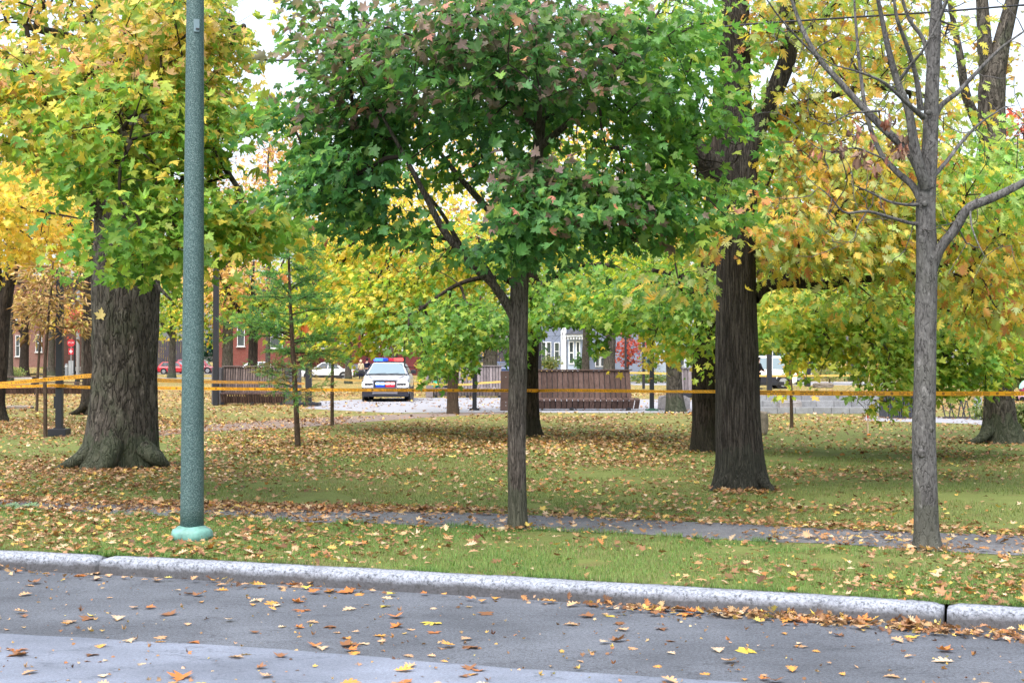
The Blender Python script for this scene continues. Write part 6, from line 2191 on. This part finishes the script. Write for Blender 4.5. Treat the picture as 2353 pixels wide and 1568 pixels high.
m.add([(a, -1.7, zz(768)), (b, -1.7, zz(768)), (b, 0.02, zz(768)), (a, 0.02, zz(768)), (a + 1.1, -.5, zz(742)), (b - 1.1, -.5, zz(742)), (b - 1.1, .02, zz(740)), (a + 1.1, .02, zz(740))],
      [(0, 1, 5, 4), (1, 2, 6, 5), (3, 0, 4, 7), (4, 5, 6, 7), (2, 3, 7, 6), (0, 3, 2, 1)])
m.build('bay_roof', SLATE, o)
house('pale blue house with white trim and a green door right of the red maple', 1483, 1640, 128, 680, PALEBLUE, 10, [(1496, 1504, 800, 838), (1507, 1515, 800, 838), (1585, 1598, 795, 840), (1560, 1572, 795, 840)], sills=False,
      doors=((1480 + 6, 1494, 768, 845, plain('door_green', (0.02, 0.10, 0.08))),))
house('dark teal house with white trimmed windows behind the police truck', 1690, 1900, 130, 690, TEAL, 10, [(1722, 1742, 775, 812), (1755, 1775, 780, 815), (1800, 1818, 780, 815)], sills=False)
house('grey house between the trees at the far right', 2150, 2420, 140, 720, plain('grey_stucco', (0.32, 0.33, 0.36), .85), 10, [(2180, 2195, 780, 815), (2240, 2255, 780, 815), (2330, 2345, 780, 820)], sills=False)


def fence(label, u0, u1, Y, top_v, mat):
    x0, x1 = P(u0, 828, Y)[0], P(u1, 828, Y)[0]
    H = P(0, top_v, Y)[2]
    o = empty('fence', ((x0 + x1) / 2, Y, 0), label, 'fence', 'dark wooden fences along the far street')
    w2_ = (x1 - x0) / 2
    m = MB()
    n = int(2 * w2_ / .28)
    for i in range(n):
        m.box((-w2_ + 2 * w2_ * (i + .5) / n, 0, H / 2), (2 * w2_ / n - .04, .05, H * (1 - .02 * (i % 3))))
    m.build('board', mat, o)
    m = MB()
    for i in range(max(3, int(w2_ / 1.2))):
        m.box((-w2_ + 2 * w2_ * i / max(2, int(w2_ / 1.2) - 1), .09, H / 2), (.12, .12, H + .1))
    m.build('post', BLACK, o)


DARKW = plain('fence_dark', (0.05, 0.042, 0.052), .85, var=.3)
fence('tall dark board fence behind the red cars at the left', 330, 425, 188, 782, DARKW)
fence('dark board fence behind the dark blue car', 1120, 1205, 158, 785, DARKW)

# ------------------------------------------------------------------ signs and poles far away
def txt(s, size, mat, parent, loc):
    c = bpy.data.curves.new('lettering', 'FONT')
    c.body = s
    c.size = size
    c.align_x = 'CENTER'
    c.align_y = 'CENTER'
    c.extrude = .004
    t = bpy.data.objects.new('lettering', c)
    C.objects.link(t)
    dg = bpy.context.evaluated_depsgraph_get()
    me = bpy.data.meshes.new_from_object(t.evaluated_get(dg))
    bpy.data.objects.remove(t)
    o = link('lettering', me, mat, parent, loc)
    o.rotation_euler = (PI / 2, 0, 0)
    return o


YS = 140
sp_ = P(163, 828, YS)
so = empty('stop_sign', (sp_[0], YS, 0), 'red octagonal stop sign with a small plate below it on a thin pole', 'sign')
MB().tube([(0, .04, 0), (0, .04, P(0, 778, YS)[2])], .05, 8).build('pole', GALV, so)
zc = P(0, 787, YS)[2]
RS = plain('sign_red', (0.50, 0.02, 0.035), .4)
oc = [(.40 * math.cos(a), .40 * math.sin(a)) for a in np.arange(8) * PI / 4 + PI / 8]
m = MB().prism(oc, .03)
m.v = [(x, z - .03, y + zc) for x, y, z in m.v]
fc = m.build('sign_face', RS, so)
txt('STOP', .24, WHITE, fc, (0, -.036, zc))
m = MB().box((0, -.01, zc - .85), (.5, .03, .62), bev=.01)
m.build('sub_plate', RS, so)
m = MB()
m.box((0, -.03, zc - .85), (.30, .02, .12))
m.box((0, -.031, zc - .70), (.08, .02, .12))
m.box((0, -.031, zc - 1.0), (.08, .02, .12))
m.build('mark', WHITE, so)
cb_ = empty('utility_cabinet', (P(165, 828, 148)[0], 148, 0), 'pale grey utility cabinet under the stop sign', 'cabinet')
MB().box((0, 0, .8), (.55, .5, 1.6), bev=.03).build('body', GALV, cb_)
MB().box((0, -.26, .85), (.40, .03, 1.2), bev=.01).build('door', plain('cabinet_door', (.34, .36, .38), .5), cb_)
up = empty('utility_pole', (P(179, 828, 150)[0], 150, 0), 'grey wooden utility pole right of the stop sign', 'pole')
MB().tube([(0, 0, 0), (0, 0, 9)], .18, 12).build('pole', plain('old_wood', (.25, .25, .25), .9), up)
MB().box((0, -.22, 7.6), (2.0, .12, .14)).build('cross_arm', plain('old_wood', (.25, .25, .25), .9), up)
sl = empty('sign_post', (P(171, 828, 144)[0], 144, 0), 'slim dark post between the cabinet and the utility pole', 'post')
MB().tube([(0, 0, 0), (0, 0, 3.6)], .10, 10).build('post', BLACK, sl)
MB().box((0, -.02, 3.62), (.28, .28, .08)).build('cap', STEEL, sl)
bl = empty('bollard', (P(153, 828, 142)[0], 142, 0), 'short grey bollard in front of the dark car at the left', 'bollard')
MB().lathe([(.16, 0), (.16, 1.2), (.13, 1.28), (.05, 1.32)], k=14).build('body', GALV, bl)
MB().lathe([(.165, 1.0), (.165, 1.1)], k=14).build('band', WHITE, bl)
ws = empty('street_sign', (P(884, 828, 104)[0], 104, 0), 'small white rectangular street sign on a thin pole behind the police car', 'sign')
MB().tube([(0, .03, 0), (0, .03, P(0, 786, 104)[2])], .035, 8).build('pole', GALV, ws)
z1, z2 = P(0, 786, 104)[2], P(0, 809, 104)[2]
MB().box((0, 0, (z1 + z2) / 2), (.30, .02, z1 - z2), bev=.006).build('sign_face', WHITE, ws)

# ------------------------------------------------------------------ shrubs
def shrub(label, u, Y, ru, rv, v, pal, n=40, size=.16, T=MAPLE_FAR, per=18, spread=.3, group='shrubs of the far gardens'):
    return tree('shrub', label, group, P(u, 828, Y), [tw((u, None, Y, 3), (u, v, Y, 2.5), (u + 2, v - rv * .5, Y, 1.5))], [(u, v, Y, ru, rv, ru / F * Y * .8, n)], pal, T, size, per, spread, BARK_BROWN,
                k=8, step=.3, seed=int(u), cat='shrub', droop=.1, r0=.006)


SHR = [(0.10, 0.17, 0.05, 2), (0.20, 0.26, 0.09, 3), (0.34, 0.32, 0.14, 2)]
SHRD = [(0.02, 0.06, 0.05, 2), (0.03, 0.10, 0.07, 3)]
shrub('pale yellow green shrub below the leafy bank at the far left', 30, 132, 34, 13, 855, SHR, 40)
shrub('dark green conifer hedge behind the wine red minivan', 490, 186, 26, 40, 800, SHRD, 60, .3)
shrub('small round grey green shrub in front of the blue grey house', 1268, 112, 22, 16, 832, SHR, 34)
shrub('narrow green shrub beside the door of the blue grey house', 1334, 114, 9, 30, 838, [(0.06, 0.16, 0.05, 1), (0.10, 0.22, 0.06, 1)], 30)
shrub('low green hedge behind the farthest police tape', 1500, 100, 55, 10, 866, SHR, 60)
shrub('pale rounded grass like shrub right of the silver car', 1905, 100, 42, 22, 852, [(0.26, 0.28, 0.10, 2), (0.38, 0.34, 0.16, 2)], 60, .2, LANCE)
shrub('thin stemmed garden shrub above the dark bin', 2062, 66, 22, 22, 870, SHR, 16, .14)
shrub('grey green shrub at the foot of the thick right maple', 2255, G(966) + .6, 26, 20, 945, SHR, 36, .10, spread=.18)
shrub('olive shrub right of the thick right maple', 2362, G(985), 30, 40, 950, SHR, 50, .10, spread=.2)
shrub('tall hedge like shrub behind the stroller', 2345, 70, 40, 28, 865, SHR, 60, .16)
shrub('dark low shrub behind the flat dark boulder', 1960, 96, 60, 10, 858, SHR, 40, .18)

# ================================================================== PEOPLE
SKIN = plain('skin', (0.50, 0.30, 0.22), .55, .4, var=.05)


def skin_mesh(name, verts, edges, mat, parent, root=0, sub=2):
    """verts: (x, y, z, radius)"""
    me = bpy.data.meshes.new(name)
    me.from_pydata([v[:3] for v in verts], edges, [])
    o = link(name, me, None, parent)
    md = o.modifiers.new('skin', 'SKIN')
    md.use_smooth_shade = True
    sv = me.skin_vertices[0].data
    for i, v in enumerate(verts):
        r = v[3]
        sv[i].radius = (r, r) if np.isscalar(r) else r
        sv[i].use_root = (i == root)
    sm = o.modifiers.new('sub', 'SUBSURF')
    sm.levels = sm.render_levels = sub
    dg = bpy.context.evaluated_depsgraph_get()
    me2 = bpy.data.meshes.new_from_object(o.evaluated_get(dg))
    o.modifiers.clear()
    o.data = me2
    me2.name = name
    me2.materials.clear()
    me2.materials.append(mat)
    return o


def person(label, u, Y, rz, height, top, trousers, hair=None, arms=((.0, .05), (.0, .05)), hood=False, cap=None, shoes=None):
    """stands facing local -y; arms give (forward, bend) for the left and the right"""
    p = P(u, 828, Y)
    o = empty('person', (p[0], Y, 0), label, 'person', None, rz)
    s = height / 1.75
    V, E = [], []

    def chain(start, pts):
        last = start
        for q in pts:
            V.append((q[0] * s, q[1] * s, q[2] * s, (q[3] * s if np.isscalar(q[3]) else tuple(x * s for x in q[3]))))
            if last is not None:
                E.append((last, len(V) - 1))
            last = len(V) - 1
        return last
    pel = chain(None, [(0, 0, .96, (.155, .11))])
    ch = chain(pel, [(0, .0, 1.10, (.13, .095)), (0, -.01, 1.27, (.165, .115)), (0, .0, 1.42, (.12, .085))])
    nk = chain(ch, [(0, -.005, 1.50, .055)])
    hd = chain(nk, [(0, -.02, 1.575, (.068, .082)), (0, -.012, 1.645, (.076, .095)), (0, .0, 1.71, (.060, .075))])
    tb, leg_pts = [], {}
    hands = []
    for k_, sx in enumerate((-1, 1)):
        fw, bd = arms[k_]
        sh = chain(ch, [(sx * .17, 0, 1.40, .062)])
        ex, ey, ez = sx * (.225 + .03 * bd), -.28 * fw, 1.13 + .06 * fw
        wx, wy, wz = sx * (.23 - .05 * bd), ey - .24 * bd - .02, ez - .25 * (1 - bd * .9) + .14 * max(0, bd - .6)
        el = chain(sh, [(ex, ey, ez, .047)])
        wr = chain(el, [(wx, wy, wz, .030)])
        dv = unit(np.array([wx - ex, wy - ey, wz - ez]))
        pm = np.array([wx, wy, wz]) + dv * .055
        pa_ = chain(wr, [(*pm, (.024, .036))])
        fr = np.array([0, -1.0, 0]) if abs(dv[1]) < .8 else np.array([0, 0, 1.0])
        fr = unit(fr - dv * np.dot(fr, dv))
        inn = np.array([-sx * 1.0, 0, 0])
        for f_, (of, ln_) in enumerate(((.028, .070), (.010, .080), (-.009, .075), (-.027, .058))):
            b0 = pm + dv * .03 + fr * of
            b1 = b0 + dv * ln_ * .55 + inn * .006
            b2 = b1 + dv * ln_ * .38 + inn * .022
            chain(pa_, [(*b0, .0105), (*b1, .009), (*b2, .007)])
        t0 = pm - dv * .012 + fr * .034 + inn * .008
        t1 = t0 + dv * .030 + fr * .018 + inn * .012
        chain(pa_, [(*t0, .012), (*t1, .009)])
        hp_ = chain(pel, [(sx * .085, 0, .90, .088)])
        kn = chain(hp_, [(sx * .095, -.015, .50, .058)])
        an = chain(kn, [(sx * .10, .02, .09, .040)])
        chain(an, [(sx * .105, -.06, .045, (.042, .035)), (sx * .115, -.15, .03, (.036, .024))])
        leg_pts[sx] = [(sx * .085, 0, .90, .100), (sx * .095, -.015, .50, .073), (sx * .10, .02, .12, .062)]
        tb.append([(sx * .17, 0, 1.40, .078), (ex, ey, ez, .066), (wx, wy, wz, .050)])
    body = skin_mesh('body', V, E, SKIN, o)
    # face
    f = MB()
    for sx in (-1, 1):
        f.box((sx * .028 * s, -.098 * s, 1.648 * s), (.020 * s, .012 * s, .010 * s))
    f.build('eyes', BLACK, o)
    f = MB().tube([(0, -.100 * s, 1.645 * s), (0, -.118 * s, 1.612 * s), (0, -.100 * s, 1.605 * s)], .010 * s, 8)
    f.build('nose', SKIN, o)
    MB().box((0, -.094 * s, 1.575 * s), (.042 * s, .012 * s, .010 * s)).build('mouth', plain('lips', (.36, .14, .12)), o)
    f = MB()
    for sx in (-1, 1):
        f.box((sx * .078 * s, 0, 1.635 * s), (.016 * s, .034 * s, .055 * s), bev=.006 * s)
    f.build('ears', SKIN, o)
    # clothes follow the body
    V2, E2 = [], []

    def ch2(last, pts):
        for q in pts:
            V2.append((q[0] * s, q[1] * s, q[2] * s, (q[3] * s if np.isscalar(q[3]) else tuple(x * s for x in q[3]))))
            if last is not None:
                E2.append((last, len(V2) - 1))
            last = len(V2) - 1
        return last
    a0_ = ch2(None, [(0, 0, .93, (.178, .130))])
    a1 = ch2(a0_, [(0, 0, 1.10, (.170, .125)), (0, -.01, 1.27, (.190, .135)), (0, 0, 1.42, (.140, .105))])
    ch2(a1, [(0, 0, 1.485, .072)])
    for q in tb:
        ch2(a1, q)
    skin_mesh('jacket', V2, E2, top, o)
    V2, E2 = [], []
    a0_ = ch2(None, [(0, 0, .985, (.165, .120))])
    for sx in (-1, 1):
        ch2(a0_, leg_pts[sx])
    skin_mesh('trousers', V2, E2, trousers, o)
    f = MB()
    for sx in (-1, 1):
        f.box((sx * .107 * s, -.055 * s, .045 * s), (.095 * s, .27 * s, .085 * s), bev=.03 * s)
    f.build('shoes', shoes or BLACK, o)
    bm = bmesh.new()
    bmesh.ops.create_icosphere(bm, subdivisions=3, radius=1)
    if hood:
        for v in bm.verts:
            v.co = Vector((v.co.x * .118 * s, v.co.y * .125 * s + .035 * s, v.co.z * .155 * s + 1.625 * s))
        bmesh.ops.delete(bm, geom=[v for v in bm.verts if v.co.y < -.055 * s], context='VERTS')
        nm, mt = 'hood', top
    else:
        for v in bm.verts:
            v.co = Vector((v.co.x * .092 * s, v.co.y * .112 * s + .012 * s, v.co.z * .105 * s + 1.665 * s))
        bmesh.ops.delete(bm, geom=[v for v in bm.verts if v.co.y < -.05 * s and v.co.z < 1.70 * s], context='VERTS')
        nm, mt = 'hair', hair or BLACK
    me = bpy.data.meshes.new(nm)
    bm.to_mesh(me)
    bm.free()
    hh = link(nm, me, mt, o)
    hh.modifiers.new('th', 'SOLIDIFY').thickness = .012
    if cap:
        c_ = MB().lathe([(.112 * s, 1.70 * s), (.125 * s, 1.77 * s), (.11 * s, 1.79 * s), (.02 * s, 1.80 * s)], k=16)
        c_.box((0, -.13 * s, 1.705 * s), (.15 * s, .10 * s, .015 * s))
        c_.build('cap', cap, o)
    return o


CREAM = plain('cream_cloth', (0.55, 0.47, 0.33), .9, .1)
NAVY = plain('navy_cloth', (0.010, 0.013, 0.035), .9, .1)
BLK = plain('black_cloth', (0.009, 0.009, 0.012), .9, .1)
person('person in a cream hooded top and dark trousers seen from behind', 829, 117, PI, 1.66, CREAM, NAVY, hood=True, arms=((.0, .1), (.1, .25)))
person('person in dark navy clothes with one arm raised beside the cream hooded one', 843, 118.5, PI * .85, 1.76, NAVY, NAVY, arms=((.5, .9), (.0, .2)), cap=NAVY)
person('person in a dark jacket standing close behind the oak by the police truck', 1742, 79.5, PI * .6, 1.75, BLK, BLK, arms=((.3, .6), (.3, .7)), cap=BLK)

# ------------------------------------------------------------------ stroller at the right edge
ys = 56
sx = P(2362, 828, ys)
st = empty('stroller', (sx[0], ys, 0), 'mint green stroller with a pink foot cover at the right edge of the picture', 'stroller')
bm = bmesh.new()
bmesh.ops.create_uvsphere(bm, u_segments=24, v_segments=16, radius=1)
bmesh.ops.delete(bm, geom=[v for v in bm.verts if v.co.z < -.05 and v.co.x < .2], context='VERTS')
for v in bm.verts:
    v.co = Vector((v.co.x * .42 + .05, v.co.y * .28, v.co.z * .38 + .50))
me = bpy.data.meshes.new('canopy')
bm.to_mesh(me)
bm.free()
cn = link('canopy', me, plain('mint_cloth', (0.30, 0.62, 0.48), .8), st)
cn.modifiers.new('th', 'SOLIDIFY').thickness = .015
MB().box((0.02, 0, .42), (.66, .42, .16), ry=.2, bev=.05).build('seat', plain('wine_cloth', (0.22, 0.02, 0.06), .8), st)
MB().box((-.22, 0, .34), (.40, .44, .05), ry=.1, bev=.02).build('tray', WHITE, st)
MB().box((-.10, 0, .20), (.52, .40, .22), ry=-.15, bev=.09).build('foot_cover', plain('pink_cloth', (0.62, 0.38, 0.48), .85), st)
fr = MB()
for sy in (-.24, .24):
    fr.tube([(-.34, sy, .12), (.1, sy, .40), (.58, sy, .92)], .014, 8)
    fr.tube([(.36, sy, .12), (.05, sy, .40)], .014, 8)
fr.tube([(.58, -.24, .92), (.58, .24, .92)], .014, 8)
fr.build('frame', STEEL, st)
for x_, r_ in ((-.34, .10), (.36, .14)):
    for sy in (-.26, .26):
        t_ = MB().lathe([(r_ * .7, -.02), (r_, -.015), (r_, .015), (r_ * .7, .02)], k=18)
        t_.v = [(a + x_, c_ + sy, b + r_) for a, b, c_ in t_.v]
        t_.build('wheel', TYRE, st)
